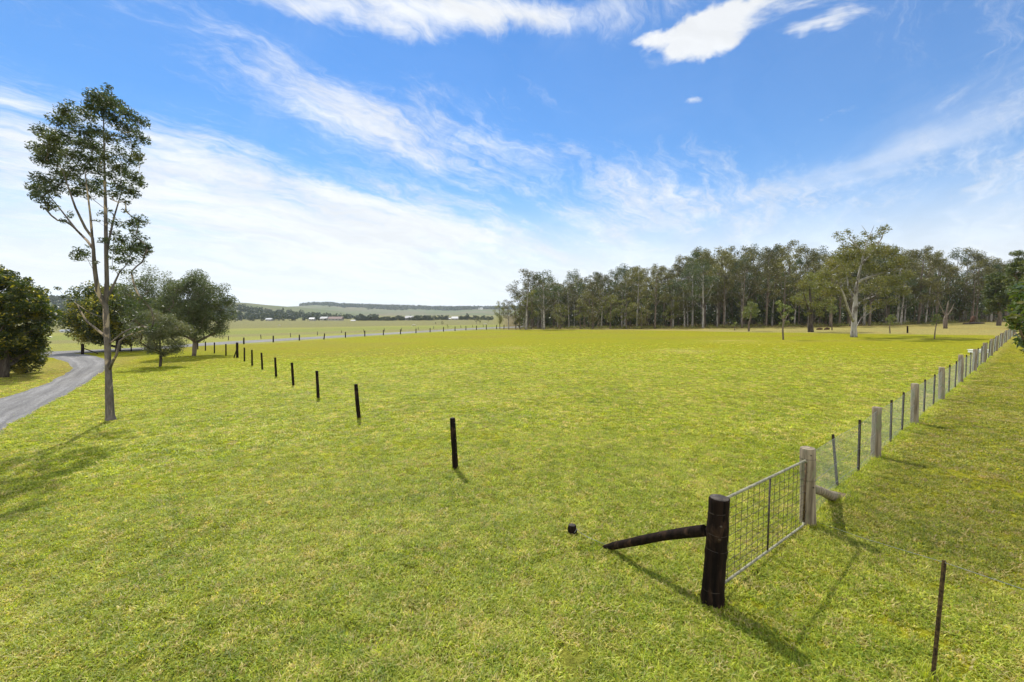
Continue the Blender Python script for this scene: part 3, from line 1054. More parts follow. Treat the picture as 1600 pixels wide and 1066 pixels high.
# rows of the wood, front to back
for row in range(9):
    az_ = math.atan2(12, 700) + 0.01 * row
    while az_ < math.radians(50):
        fd_ = float(np.interp(az_, FRONT_AZ, FRONT_D))
        d = fd_ + 2.5 + row * (5.2 + row * 0.35) + random.uniform(-2.2, 2.2)
        x, y = d * math.sin(az_), d * math.cos(az_)
        px = 800 + 700 * x / y
        step = (3.9 + row * 0.35) / d
        az_ += step * random.uniform(0.75, 1.35)
        if px > 1640 or (row > 5 and random.random() < 0.25):
            continue
        if px > 1470 and row < 3 and random.random() < 0.45:
            continue
        ty = float(np.interp(px, SKY_X, SKY_Y))
        lift = [34, 22, 14, 10, 6, 3, 4, 8, 12][row]
        b = Vector((x, y, gz(x, y)))
        H = hpx(px, ty + abs(random.gauss(0, 1)) * (lift * 0.9 + 6) + lift * 0.25, b)
        H = min(max(H, 6), 27)
        if row < 2:
            lab = 'slender gum tree with bare lower trunk along the front edge of the wood'
            grp = 'gum trees along the front edge of the wood'
        else:
            lab = 'tall gum tree packed deep inside the dense wood across the paddock'
            grp = 'gum trees packed inside the wood'
        if row == 0 and px < 1110 and random.random() < 0.62:
            H2 = hpx(px, random.uniform(452, 478), b)
            plant(YOUNG, idx, x, y - 2, H2, 'young olive green gum with low leafy crown fronting the wood', 'young olive gums fronting the wood', wide=1.15)
        elif row in (2, 3, 4) and random.random() < 0.25:
            plant(YOUNG, idx, x, y, random.uniform(7, 11), 'young olive green gum with low leafy crown fronting the wood', 'young olive gums fronting the wood')
        else:
            plant(TALL, random.choice((1, 4, 6, 2, 0, 6)) if row < 2 else random.randrange(7), x, y, H, lab, grp, wide=1.05)
        idx += 1
print('forest trees', idx)

# leftmost trees of the wood, apart from it
for (bx, by, ty, pr, wd, lab) in ((781, 514.3, 470, 0, .8, 'small lone gum at the left end of the wood beside the gravel road'),
                                  (795, 514.5, 468, 1, 1.0, 'leafy gum next to the lone one at the left end of the wood'),
                                  (806, 514.8, 474, 2, .9, 'bushy gum just left of where the dense wood begins'),
                                  (822, 515.0, 421, 4, 1.5, 'spreading gum with layered clumps forming the left shoulder of the wood'),
                                  (850, 514.8, 424, 6, 1.3, 'broad dark gum beside the left shoulder tree of the wood')):
    b = at(bx, by)
    plant(YOUNG if pr in (0, 2) and ty > 460 else TALL, pr, b.x, b.y, hpx(bx, ty, b), lab, None, wide=wd)

# deep mass of the wood: many thin stems and leaves no one could count
rgm = np.random.default_rng(55)
mbw = MB()
cent, rds = [], []
for k in range(1100):
    az_ = rgm.uniform(0.03, math.radians(50))
    fd_ = float(np.interp(az_, FRONT_AZ, FRONT_D))
    d = fd_ + rgm.uniform(14, 110)
    x, y = d * math.sin(az_), d * math.cos(az_)
    z = gz(x, y)
    h = rgm.uniform(8, 15)
    r = rgm.uniform(.06, .16)
    mbw.tube([(x, y, z - .2), (x + rgm.normal() * .3, y, z + h * .5), (x + rgm.normal() * .6, y, z + h)], [r, r * .8, r * .4], 5, False)
    cent.append((x, y, z + h * .75)); rds.append((2.2, 2.2, 3.2))
    cent.append((x + rgm.normal() * 2, y + rgm.normal() * 2, z + rgm.uniform(.5, 5.5))); rds.append((2.4, 2.4, 1.6))
lv, lf = leaves(cent, rds, [80] * len(cent), 0.6, rgm, 0.55)
v_all = np.concatenate([np.array(mbw.v, np.float32), lv])
nf = len(mbw.f)
f_all = np.concatenate([np.array(mbw.f), lf + len(mbw.v)])
o = mesh_obj('undergrowth_wood', v_all, f_all, [M['brown_bark'], M['gum_leaf']], None, False, np.array([0] * nf + [1] * len(lf), np.int32))  # darker leaf colour stands in for the shade deep in the wood
tag(o, 'dark mass of thin stems and leaves deep inside the wood', 'wood', None, 'stuff')
# low scrub along the foot of the wood
cent, rds = [], []
for k in range(260):
    az_ = rgm.uniform(0.015, math.radians(49))
    fd_ = float(np.interp(az_, FRONT_AZ, FRONT_D))
    d = fd_ + rgm.uniform(-1.0, 10)
    x, y = d * math.sin(az_), d * math.cos(az_)
    s = rgm.uniform(.3, 1.0)
    cent.append((x, y, gz(x, y) + s * .45)); rds.append((s * 1.4, s * 1.2, s * .6))
lv, lf = leaves(cent, rds, [60] * len(cent), 0.22, rgm, 0.4, -0.3)
o = mesh_obj('undergrowth', lv, lf, M['young_leaf'], None, False)
tag(o, 'low scrub and long grass along the foot of the wood', 'undergrowth', None, 'stuff')

BELT = [gum_proto(120, 9, .05, 3.0, 26, 700, 'hill_leaf', 'brown_bark', 1.1, trunk_r=.2, conic=True, flat=.8),
        gum_proto(121, 9, .1, 3.6, 22, 600, 'hill_leaf', 'brown_bark', 1.1, trunk_r=.2, flat=.8)]

# --- big pale gum standing in front of the wood
big_clumps = [(1308, 368, 7, .5), (1325, 362, 6, .5), (1316, 374, 7, .6), (1381, 358, 8, .7), (1373, 366, 7, .6), (1334, 372, 6, .4), (1350, 366, 6, .4), (1318, 400, 14), (1303, 415, 14), (1290, 430, 12), (1315, 430, 12), (1335, 415, 12),
              (1352, 398, 12), (1372, 392, 14), (1392, 395, 13), (1405, 410, 12), (1385, 420, 12), (1362, 420, 10), (1400, 440, 12), (1380, 455, 10),
              (1355, 452, 10), (1320, 455, 9), (1300, 450, 9), (1375, 475, 9), (1395, 470, 8), (1358, 483, 7, .6), (1410, 455, 10), (1340, 395, 8), (1388, 438, 10),
              (1283, 445, 8), (1362, 384, 10), (1336, 440, 8, .6), (1418, 430, 9), (1372, 440, 10), (1348, 470, 6, .5), (1345, 380, 9), (1335, 388, 9), (1361, 372, 7), (1322, 387, 9), (1350, 410, 12), (1330, 402, 10)]
big = px_tree('gum_tree', 'big spreading gum with thick pale trunk standing alone in front of the wood', 'tree', (1334, 527), 0,
              [([(1334, 527), (1334, 515), (1336, 480), (1338, 450), (1343, 425), (1350, 395), (1357, 372)], [5.0, 4.0, 3.4, 2.5, 1.8, 1.1, .5]),
               ([(1334, 505), (1325, 482, -1), (1319, 462, -1.5), (1313, 448, -1.8)], [2.4, 1.8, 1.4, .8]),
               ([(1337, 470), (1326, 450, 1.5), (1323, 430, 2)], [2.4, 1.6, .8]),
               ([(1340, 440), (1362, 432, -.8), (1388, 424, -1.5), (1405, 418, -2)], [2.4, 1.8, 1.3, .6]),
               ([(1337, 478), (1352, 468, 1), (1368, 462, 1.8)], [1.8, 1.3, .7]),
               ([(1346, 412), (1362, 396, 1), (1378, 372, 1.4), (1381, 360, 1.5)], [1.8, 1.3, .9, .4]),
               ([(1350, 396), (1334, 380, -1), (1322, 368, -1.2)], [1.3, .9, .4]),
               ([(1357, 372), (1352, 360), (1346, 352)], [.7, .4, .2]), ([(1356, 375), (1362, 362, .4), (1366, 352, .5)], [.6, .4, .2]),
               ([(1376, 372, 1.4), (1384, 360, 1.6), (1386, 348, 1.6)], [.6, .4, .2])],
              [(a, b, c * 1.15, *r) for a, b, c, *r in big_clumps], 'big_leaf', 0.26, 'pale_bark', 31, dens=3.6, tip=0.014, power=0.5, spread=.75, shell=.6, flat=.85)
px_tree('gum_tree', 'bushy brown green gum on dark trunk just left of the big pale gum', 'tree', (1267, 519), 0,
        [([(1267, 519), (1266, 505), (1268, 490), (1266, 465), (1264, 440)], [4.5, 3.6, 2.6, 1.6, .7]),
         ([(1267, 500), (1262, 480, -.6), (1256, 460, -.8)], [1.6, 1.2, .6])],
        [(1265, 433, 10), (1280, 432, 10), (1255, 445, 10), (1272, 447, 12), (1290, 445, 10), (1253, 462, 9), (1268, 462, 11), (1285, 460, 10), (1246, 470, 8),
         (1260, 476, 9), (1276, 478, 10), (1290, 475, 9), (1240, 467, 6), (1298, 470, 8), (1262, 490, 6), (1282, 490, 7), (1300, 455, 9)],
        'young_leaf', 0.26, 'dark_bark', 32, dens=4.5, tip=0.02, spread=.9, flat=.85)
px_tree('young_gum', 'small bushy gum with rounded pale crown standing out from the wood', 'tree', (1170, 518), 0,
        [([(1170, 518), (1170, 508), (1173, 495), (1174, 480)], [1.5, 1.3, 1.0, .5])],
        [(1172, 474, 5), (1178, 478, 6), (1168, 482, 6), (1175, 487, 7), (1165, 489, 6), (1182, 486, 5), (1172, 494, 6), (1180, 493, 5), (1163, 494, 4)],
        'sapling_leaf', 0.24, 'brown_bark', 33, dens=6, tip=0.012, spread=.9)
px_tree('sapling', 'spindly forked sapling with yellowish leaves on the paddock nearest the camera', 'tree', (1224, 531), 0,
        [([(1224, 531), (1223, 515), (1224, 502), (1218, 486)], [1.3, 1.1, .9, .5]), ([(1224, 505), (1232, 490, .3), (1233, 478, .3)], [.8, .6, .3])],
        [(1216, 473, 5), (1222, 478, 5), (1218, 484, 5, .8), (1230, 480, 5), (1236, 485, 5, .8), (1228, 490, 5, .6), (1222, 495, 5, .5), (1238, 497, 4, .6), (1230, 503, 4, .5), (1220, 505, 4, .4)],
        'sapling_leaf', 0.2, 'brown_bark', 34, dens=5, tip=0.010, spread=.9)
px_tree('sapling', 'pale leaved sapling between the brown green gum and the big pale gum', 'tree', (1300, 516), 0,
        [([(1300, 516), (1300, 500), (1300, 486)], [.9, .7, .4])],
        [(1298, 478, 5), (1303, 481, 5), (1296, 484, 5), (1301, 488, 4), (1307, 486, 3)],
        'sapling_leaf', 0.22, 'brown_bark', 35, dens=6, tip=0.012, spread=.9)
px_tree('sapling', 'short sapling with pale tuft of leaves just right of the big pale gum', 'tree', (1391, 521), 0,
        [([(1391, 521), (1390, 512), (1391, 502)], [.8, .7, .4])],
        [(1393, 495, 5), (1388, 499, 4), (1398, 498, 4), (1391, 503, 4)], 'sapling_leaf', 0.2, 'brown_bark', 36, dens=5, tip=0.010, spread=.9)
px_tree('sapling', 'thin crooked sapling on the paddock between short stake and netting fence', 'tree', (1460, 530), 0,
        [([(1460, 530), (1461, 518), (1463, 508), (1463, 496)], [.9, .7, .6, .3])],
        [(1463, 494, 5), (1459, 499, 4), (1468, 498, 4), (1464, 504, 4, .7), (1457, 506, 3, .6)], 'sapling_leaf', 0.18, 'brown_bark', 37, dens=5, tip=0.009, spread=.9)
px_tree('sapling', 'tiny sapling in long grass left of the small bushy gum', 'tree', (1148, 516.5), 0,
        [([(1148, 516.5), (1148, 512), (1149, 506)], [.7, .5, .3])],
        [(1149, 505, 3), (1146, 508, 3)], 'sapling_leaf', 0.2, 'brown_bark', 38, dens=6, tip=0.009)
px_tree('grey_tree', 'dead looking grey gum with bare fan of twigs and dark base near the netting fence', 'tree', (1477, 513.5), 0,
        [([(1477, 513.5), (1477, 500), (1479, 488), (1482, 470)], [2.8, 2.4, 1.2, .6]), ([(1478, 495), (1470, 480, .5), (1466, 470, .6)], [1.2, .8, .3]),
         ([(1478, 497), (1487, 484, .5), (1491, 474, .6)], [1.1, .7, .3])],
        [(1480, 472, 6, .4), (1474, 478, 6, .4), (1486, 480, 6, .4), (1470, 486, 4, .5), (1484, 490, 4, .4)], 'grey_leaf', 0.2, 'brown_bark', 39, dens=1.5, tip=0.02)

# dense green trees at the right end of the wood
for i, (bx, by, ty, hw, lab) in enumerate(((1596, 512, 376, 26, 'tall dark green tree rising at the far right end of the wood'),
                                           (1560, 509, 418, 24, 'dense green tree just left of the tall one ending the wood'),
                                           (1640, 514, 380, 46, 'broad dense green tree cut off at the right end of the wood'))):
    envelope_tree('dense_tree', lab, 'tree', (bx, by), ty, hw, 'dense_leaf', 0.36, 'brown_bark', 60 + i, 70, 12000, 0.3, 0.12, tip=0.03, cr=0.24)

# --- leafy tree just outside the frame on the right, its branch tips hang into view
rg = np.random.default_rng(77)
bx, by = 10.9, 7.6
base = Vector((bx, by, gz(bx, by)))
cl = []
for (px, py, r, dep) in ((1600, 452, 30, 8.4), (1590, 478, 24, 8.2), (1578, 500, 15, 8.1), (1602, 505, 28, 8.4), (1568, 490, 8, 8.0), (1588, 528, 12, 8.3), (1612, 540, 22, 8.6),
                         (1640, 430, 40, 8.8), (1650, 500, 45, 9.0), (1640, 560, 36, 8.8), (1600, 600, 8, 8.0), (1612, 612, 16, 8.1), (1640, 620, 30, 8.5), (1592, 440, 12, 8.6),
                         (1700, 420, 50, 8.2), (1700, 500, 60, 7.6), (1700, 580, 50, 7.4), (1750, 480, 60, 7.6), (1680, 380, 34, 8.6), (1596, 628, 5, 8.0)):
    p_ = pt(px + 12, py + 6, dep) - base
    R_ = r * dep / 700 * .88
    cl.append((p_.x, p_.y, p_.z, R_, R_, R_ * .8))
nodes = path_nodes([(0, 0, -.1), (0.05, .1, 1.0), (0.1, 0, 2.0), (.1, .1, 3.6)], [.12, .10, .08, .03], None, None, 3, .6)
build_tree('leafy_tree', 'glossy large leafed tree whose branch tips reach in at the right edge', 'tree', base, nodes, cl,
           [max(25, 900 * c[3] ** 2 * 3.2) for c in cl], 'shiny_leaf', 0.125, 'brown_bark', rg, None, tip=0.007, k_up=.2, aspect=.42, droop=0.1, shell=.5)


# ------------------------------------------------------------------ posts
def post_mesh(name, p0, p1, r0, r1, mat, parent, rnd, n=16, rings=9, knob=0.05, chamfer=0.012):
    mb = MB()
    p0, p1 = Vector(p0), Vector(p1)
    pts, rs = [], []
    for i in range(rings):
        t = i / (rings - 1)
        q = p0.lerp(p1, t)
        q += Vector((rnd.uniform(-1, 1), rnd.uniform(-1, 1), 0)) * r0 * 0.04
        pts.append(q)
        rs.append((r0 * (1 - t) + r1 * t) * (1 + rnd.uniform(-knob, knob)))
    d = (p1 - p0).normalized()
    pts.append(pts[-1] + d * chamfer)
    rs.append(rs[-1] - chamfer)
    mb.tube(pts, rs, n, True, 0.025, rnd)
    o = mb.obj(name, mat, parent)
    shade_auto(o, 50)
    return o


rnd = random.Random(3)


def black_post(base, top, r, label, group, detail=True, name='fence_post'):
    """standing round post; wire staples as small parts when near"""
    root = thing(name, label, 'post', base, 0, group)
    lt = Vector(top) - Vector(base)
    post_mesh('post', (0, 0, -0.08), lt, r * 1.05, r * 0.95, M['black_post'], root, rnd, 14 if detail else 8, 8 if detail else 3)
    return root


def top_at(px, py, base):
    return pt(px, py, base.y)


# main strainer at the gate
NS = at(1113, 941)
TS = top_at(1124, 780, NS)
ns = thing('strainer_post', 'thick black round strainer post at the near end of the mesh gate', 'post', NS)
lt = TS - NS
mb = MB()
prof = [(-.08, .150), (0.0, .158), (.05, .160), (.12, .150), (.25, .147), (.42, .143), (.50, .150), (.56, .138), (.72, .146), (.80, .135), (.9, .132), (1.0, .136), (1.012, .128)]
pts = [lt * t if t >= 0 else Vector((0, 0, t)) for t, _ in prof]
tt_ = np.concatenate([np.linspace(-.06, .985, 46), [1.0, 1.012]])
rr2 = np.interp(tt_, [t for t, _ in prof], [r * .87 for _, r in prof])
groove = {k: rnd.uniform(-.0045, .003) for k in range(36)}
for i_, t in enumerate(tt_):
    c_ = lt * float(t) if t >= 0 else Vector((0, 0, float(t)))
    for k in range(36):
        a = 2 * PI * k / 36
        q = rr2[i_] + groove[k] * (1 if i_ < 46 else .4) + .003 * math.sin(5 * a + t * 7) + rnd.uniform(-.0012, .0012)
        mb.v.append((c_.x + math.cos(a) * q, c_.y + math.sin(a) * q, c_.z))
for i_ in range(len(tt_) - 1):
    for k in range(36):
        mb.f.append((i_ * 36 + k, i_ * 36 + (k + 1) % 36, (i_ + 1) * 36 + (k + 1) % 36, (i_ + 1) * 36 + k))
mb.f.append(tuple((len(tt_) - 1) * 36 + k for k in range(36)))
o = mb.obj('post', M['black_post'], ns)
shade_auto(o, 50)
cap = MB()
d_ = lt.normalized()
cap.tube([pts[-1] + d_ * 0.0005, pts[-1] + d_ * 0.004], [.108, .107], 28)
cap.obj('cut_end', M['post_top'], o)
ns_post = o
for t in (.15, .53, .69, .885):
    w = MB()
    c = lt * t
    q = next((a_[1] + (b_[1] - a_[1]) * (t - a_[0]) / (b_[0] - a_[0])) for a_, b_ in zip(prof, prof[1:]) if a_[0] <= t <= b_[0])
    q = q * .87 + .001
    ring = [c + Vector((math.cos(a) * q, math.sin(a) * q, .012 * math.sin(a + t * 9))) for a in np.linspace(0, 2 * PI, 29)]
    w.tube(ring, .0016, 5, False)
    w.obj('wire_wrap', M['rusty_wire'], ns_post)
for t, a in ((.78, -1.7), (.66, -1.75)):
    b = MB()
    q = .137
    n_ = Vector((math.cos(a), math.sin(a), 0))
    c = lt * t
    b.tube([c + n_ * (q * .87 - .012), c + n_ * (q * .87 + .008)], [.016, .014], 8)
    b.obj('bolt', M['rusty_wire'], ns_post)

# its fallen-back brace and stay stump
FB = at(948, 857)
JB = NS + lt * .665 + Vector((-0.13, 0.05, 0))
br = thing('brace_log', 'dark curved brace log leaning from the grass up to the thick black strainer post', 'log', FB)
v = JB - FB
mb = MB()
pts, rs = [], []
for i in range(11):
    t = i / 10
    q = v * t + Vector((0, 0, 0.02 + 0.022 * math.sin(PI * t ** 1.5)))
    if i == 0:
        q = v * -0.03 + Vector((0, 0, .02))
    pts.append(q)
    rs.append((.052 + .020 * t) * (1 + rnd.uniform(-.05, .05)))
rs[0] = .035
mb.tube(pts, rs, 14, True, .04, rnd)
o = mb.obj('log', M['black_post'], br)
shade_auto(o, 50)
b = MB()
b.tube([pts[1] + Vector((0, -.05, .01)), pts[1] + Vector((0, -.062, .012))], [.012, .011], 8)
b.obj('bolt', M['wire'], o)

SB = at(895, 833)
st_ = thing('stay_stump', 'short black sawn stump sticking out of the grass left of the brace log', 'stump', SB)
sb_ = post_mesh('stump', (0, 0, -.05), (-.012, .0, .125), .078, .070, M['black_post'], st_, rnd, 14, 5, .06)
c = MB()
c.tube([(-.013, 0, .1375), (-.013, 0, .141)], [.058, .056], 14)
c.obj('cut_end', M['post_top'], sb_)
w = MB()
e = FB - SB
w.tube([(.06, -.04, .09), (.10, -.06, .05), e * .45 + Vector((0, 0, .045)), e * .98 + Vector((0, 0, .05))], .004, 5)
w.tube([(.0, -.075, .03), (.03, -.08, .07), (.06, -.05, .10)], .004, 5)
w.obj('stay_wire', M['wire'], st_)

# line of black posts running to the back left
LINE = [((712, 733), (707, 654)), ((561, 654.5), (556, 601)), ((497.5, 623), (495, 580)), ((458.5, 603), (456, 567)), ((431.5, 589), (429.8, 559)), ((410, 578), (408.5, 551.5)),
        ((394, 571.4), (393.5, 547)), ((382, 564.5), (381.8, 543.5))]
LAB = ['nearest black post, standing alone between the brace log and the smaller posts',
       'second black post counted from the lone near one, tall and slightly tilted',
       'third black post counted from the lone near one',
       'fourth black post counted from the lone near one, thin at this distance',
       'fifth black post counted from the lone near one',
       'sixth black post counted from the lone near one',
       'seventh black post counted from the lone near one',
       'black post right beside the braced post at the bend of the row']
for (b_, t_), lab in zip(LINE, LAB):
    base = at(*b_)
    root = black_post(base, top_at(*t_, base), .066, lab, 'black posts in a line across the paddock')
    if base.y < 22:
        H_ = (top_at(*t_, base) - base)
        c = MB()
        c.tube([H_ + Vector((0, 0, .0125)), H_ + Vector((0, 0, .016))], [.048, .046], 14)
        c.obj('cut_end', M['post_top'], root.children[0])
        for t in (.35, .62, .80, .93):
            s_ = MB()
            q = H_ * t + Vector((.045, -.052, 0))
            s_.tube([q + Vector((-.008, 0, -.012)), q + Vector((.004, -.008, 0)), q + Vector((.014, -.002, .006))], .0035, 5)
            s_.obj('staple', M['wire'], root.children[0])

# braced post at the bend
B0 = at(370.8, 559)
root = thing('strainer_post', 'black braced post where the row of black posts bends near the round tree', 'post', B0)
post_mesh('post', (0, 0, -.05), top_at(370.5, 535.5, B0) - B0, .115, .11, M['black_post'], root, rnd, 12, 5)
q = pt(365.5, 557.5, B0.y) - B0
post_mesh('brace', (q.x, q.y, 0.0), (-.06, 0, .75), .055, .05, M['black_post'], root, rnd, 8, 3)
for i, (b_, t_, lab) in enumerate((((353, 555.6), (353, 537.8), 'dark post under the right side of the round tree crown'),
                                   ((335, 552), (335, 535.5), 'dark post half hidden by the round tree, second from the braced post'),
                                   ((321, 548), (321, 534), 'dark post close to the round tree trunk on its right'),
                                   ((309, 546), (309, 532), 'dark post directly behind the trunk of the round tree'),
                                   ((205, 549.5), (205, 537), 'dark post in shade under the dense dark tree'))):
    base = at(*b_)
    black_post(base, top_at(*t_, base), .07, lab, 'black posts under the left trees', False)

# strainer with rail near the drive junction
B1 = at(129, 554.5)
root = thing('strainer_post', 'black strainer post with low leaning rail beside the gravel road junction', 'post', B1)
post_mesh('post', (0, 0, -.05), top_at(129, 538, B1) - B1, .15, .145, M['black_post'], root, rnd, 12, 4)
a_ = pt(131, 544.5, B1.y) - B1
b_ = pt(153, 552.5, B1.y) - B1
post_mesh('brace', (b_.x, b_.y, b_.z), (a_.x, a_.y, a_.z), .06, .06, M['black_post'], root, rnd, 8, 3)

# row of posts along the gravel road (paddock side)
xs_road = [(381, 537.8, 527.7), (427, 535, 524.8), (467.7, 532.2, 523.2), (506, 530.6, 521.3), (539.8, 527.7, 519), (570, 526, 517), (599, 524, 515.6), (625.8, 522.5, 514.8),
           (650, 520.8, 513.6), (672, 519.4, 512.7), (693, 518.2, 511.3), (711, 517.4, 510.5), (728, 516.3, 509.8), (744.5, 515.6, 509), (760, 515.1, 508.2), (776, 514.6, 508), (787.5, 514.3, 508)]
ords = ['first', 'second', 'third', 'fourth', 'fifth', 'sixth', 'seventh', 'eighth', 'ninth', 'tenth', 'eleventh', 'twelfth', 'thirteenth', 'fourteenth', 'fifteenth', 'sixteenth']
for i, (x, yb, yt) in enumerate(xs_road):
    base = at(x, yb)
    lab = 'leftmost dark post of the row edging the gravel road' if i == 0 else \
        ('last dark post of the road row, beside the lone gum at the wood' if i == len(xs_road) - 1 else
         f'{ords[i]} dark post from the left in the row edging the gravel road')
    tx = x + (1.2 if i == 3 else 0)
    black_post(base, top_at(tx, yt, base), .11, lab, 'dark posts edging the gravel road', False)
# thinner brown posts on the far side of the road
xs_far = [(357, 531.8, 525), (408, 529.8, 523), (454, 526.9, 520.5), (496, 524, 518.2), (534, 520.5, 516.5), (569, 519.5, 514.8), (601, 518.3, 513), (627.5, 517.5, 512.5), (653.5, 515.4, 511.3), (677.5, 514.2, 510.2),
          (700, 513.4, 509.3), (720.5, 512.6, 508.6), (738.5, 511.7, 508.2), (755.5, 511.3, 507.3)]
for i, (x, yb, yt) in enumerate(xs_far):
    base = at(x, yb)
    lab = f'{ords[i]} thin brown post from the left in the row beyond the gravel road'
    black_post(base, top_at(x + rnd.choice((0, 0, -.8)), yt, base), .07, lab, 'thin brown posts beyond the gravel road', False).children[0].data.materials[0] = M['dark_bark']

# short stake and burnt stump at right
base = at(1418, 520.5)
root = black_post(base, top_at(1418, 509.5, base), .10, 'short thick stake standing in dry grass between two saplings', None, False, 'stake')
base = at(1519, 506)
root = thing('burnt_stump', 'dark red brown burnt stump under the trees near the end of the netting fence', 'stump', base)
mb = MB()
hh = hpx(1519, 494, base)
mb.tube([(0, 0, -.1), (0, 0, hh * .5), (.2, 0, hh)], [.55, .42, .3], 10, True, .15, rnd)
mb.obj('stump', M['red_earth'], root)
for i, (x0, y0, x1, y1, lab) in enumerate(((1505, 507, 1538, 506, 'long fallen log lying across the foot of the burnt stump'),
                                           (1276, 515.4, 1285, 515.6, 'reddish fallen log in dry grass right of the brown green gum'),
                                           (1288, 515.5, 1296, 515.3, 'second reddish fallen log, nearer the big pale gum'))):
    p0, p1 = at(x0, y0), at(x1, y1)
    mb = MB()
    dd = p1 - p0
    mb.tube([Vector((0, 0, .1)), dd * .5 + Vector((0, 0, .22)), dd + Vector((0, 0, .15))], [.14, .22, .12], 8, True, .12, rnd)
    o = mb.obj('fallen_log', M['red_earth'] if i else M['dark_bark'])
    o.location = p0
    tag(o, lab, 'log')

# ------------------------------------------------------------------ gate
GP = FENCE[0]
GT = top_at(1262, 700, GP)
gs = thing('strainer_post', 'thick weathered grey strainer post at the far end of the mesh gate', 'post', GP)
lt2 = GT - GP
mb = MB()
prof2 = [(-.08, .150), (0, .150), (.2, .142), (.45, .136), (.62, .128), (.66, .142), (.85, .140), (.97, .138), (1.0, .128), (1.006, .10)]
mb.tube([lt2 * t if t >= 0 else Vector((0, 0, t)) for t, _ in prof2], [r * .82 for _, r in prof2], 24, True, .02, rnd)
o = mb.obj('post', M['grey_post'], gs)
shade_auto(o, 50)
gs_post = o
for t in (.60, .87):
    w = MB()
    q = .118
    w.tube([lt2 * t + Vector((math.cos(a) * q, math.sin(a) * q, 0)) for a in np.linspace(0, 2 * PI, 25)], .003, 5, False)
    w.obj('wire_wrap', M['rusty_wire'], gs_post)
b = MB()
c = lt2 * .52 + Vector((.02, -.112, 0))
b.tube([c, c + Vector((0, -.012, 0))], [.012, .010], 8)
c = lt2 * .93 + Vector((-.02, -.112, 0))
b.tube([c, c + Vector((0, -.012, 0))], [.012, .010], 8)
b.obj('bolt', M['rusty_wire'], gs_post)
# brace stub behind it, going along the fence
bq = at(1306, 776)
root = thing('brace_log', 'short grey brown brace log running from the grey strainer post down into an earth mound', 'log', bq)
v = (GP + lt2 * .46 + Vector((.12, .05, 0))) - bq
mb = MB()
mb.tube([v * -.05, v * .25 + Vector((0, 0, -.02)), v * .6, v], [.095, .085, .075, .07], 12, True, .08, rnd)
mb.obj('log', M['grey_post'], root)
bmn = MB()
for i in range(7):
    for j in range(14):
        pass
rings = []
mo = []
for i in range(6):
    t = i / 5
    for j in range(16):
        a = 2 * PI * j / 16
        r = .30 * t * (1 + .2 * math.sin(3 * a + 1) + .1 * math.sin(7 * a))
        mo.append((r * math.cos(a) * 1.2, r * math.sin(a), .10 * (1 - t * t) + rnd.uniform(-.012, .012) - .03))
fs = [(i * 16 + j, i * 16 + (j + 1) % 16, (i + 1) * 16 + (j + 1) % 16, (i + 1) * 16 + j) for i in range(5) for j in range(16)]
o = mesh_obj('mound', mo, fs, M['earth'], root)
# gate proper
A_ = NS + lt * .985
g_dir = Vector((GP.x - NS.x, GP.y - NS.y, 0)).normalized()
TLn = pt(1141, 779, NS.y + .12)
BLn = pt(1137, 913, NS.y + .12)
gx0 = NS + g_dir * .20
gx1 = GP - g_dir * .19
z_t0 = gx0.z + hpx(1141, 779, gx0)
gate = thing('farm_gate', 'galvanised tube gate with rusty square mesh hung between black and grey strainer posts', 'gate', gx0)
G0b, G0t = Vector((0, 0, .07)), Vector((0, 0, 1.235))
dv = gx1 - gx0
# read heights off the picture at both ends
G0t.z = (pt(1141, 781, gx0.y) - gx0).z
G0b.z = max(.05, (pt(1136, 915, gx0.y) - gx0).z)
G1t = dv + Vector((0, 0, (pt(1249, 719, gx1.y) - gx1).z))
G1b = dv + Vector((0, 0, max(.05, (pt(1248, 822, gx1.y) - gx1).z)))
print('gate', G0t.z, G0b.z, G1t.z - dv.z, G1b.z - dv.z, dv.length)
for nm, pts, r, mt in (('top_rail', [G0t + Vector((0, 0, -.06)), G0t + g_dir * .025 + Vector((0, 0, -.012)), G0t + g_dir * .07, G1t - g_dir * .05, G1t + Vector((0, 0, -.04))], .019, 'galv'),
                       ('bottom_rail', [G0b + Vector((0, 0, .05)), G0b + g_dir * .03, G1b - g_dir * .03, G1b + Vector((0, 0, .05))], .017, 'galv'),
                       ('end_upright', [G0b + Vector((0, 0, .05)), G0t + Vector((0, 0, -.06))], .0165, 'galv'),
                       ('end_upright', [G1b + Vector((0, 0, .05)), G1t + Vector((0, 0, -.04))], .0165, 'rust_picket'),
                       ('middle_upright', [G0b.lerp(G1b, .5), G0t.lerp(G1t, .5)], .013, 'rusty_wire')):
    mb = MB()
    mb.tube(pts, r, 10)
    ou = mb.obj(nm, M[mt], gate)
mesh_mb = MB()
nv = 16
for i in range(1, nv):
    t = i / nv
    if abs(t - .5) < .02:
        continue
    a, b = G0b.lerp(G1b, t), G0t.lerp(G1t, t)
    mesh_mb.tube([a, a.lerp(b, .5) + Vector((0, rnd.uniform(-.012, .012), 0)), b], .0033, 5, False)
zs = [.08, .16, .245, .335, .43, .53, .635, .745, .865]
for t in zs:
    pts = [G0b.lerp(G0t, t).lerp(G1b.lerp(G1t, t), k / 8) + Vector((0, rnd.uniform(-.008, .008), rnd.uniform(-.006, .006))) for k in range(9)]
    mesh_mb.tube(pts, .0033, 5, False)
mesh_mb.obj('wire_mesh', M['rusty_wire'], gate)
hg = MB()
for t in (.2, .8):
    c = G1b.lerp(G1t, t)
    hg.tube([c, c + g_dir * .06], .012, 8)
hg.obj('hinge', M['rusty_wire'], gate)

# ------------------------------------------------------------------ netting fence on the right
fence = thing('netting_fence', 'long wire netting fence of weathered timber posts and dark steel pickets on the right', 'fence', GP)
fh = (GT - GP).z


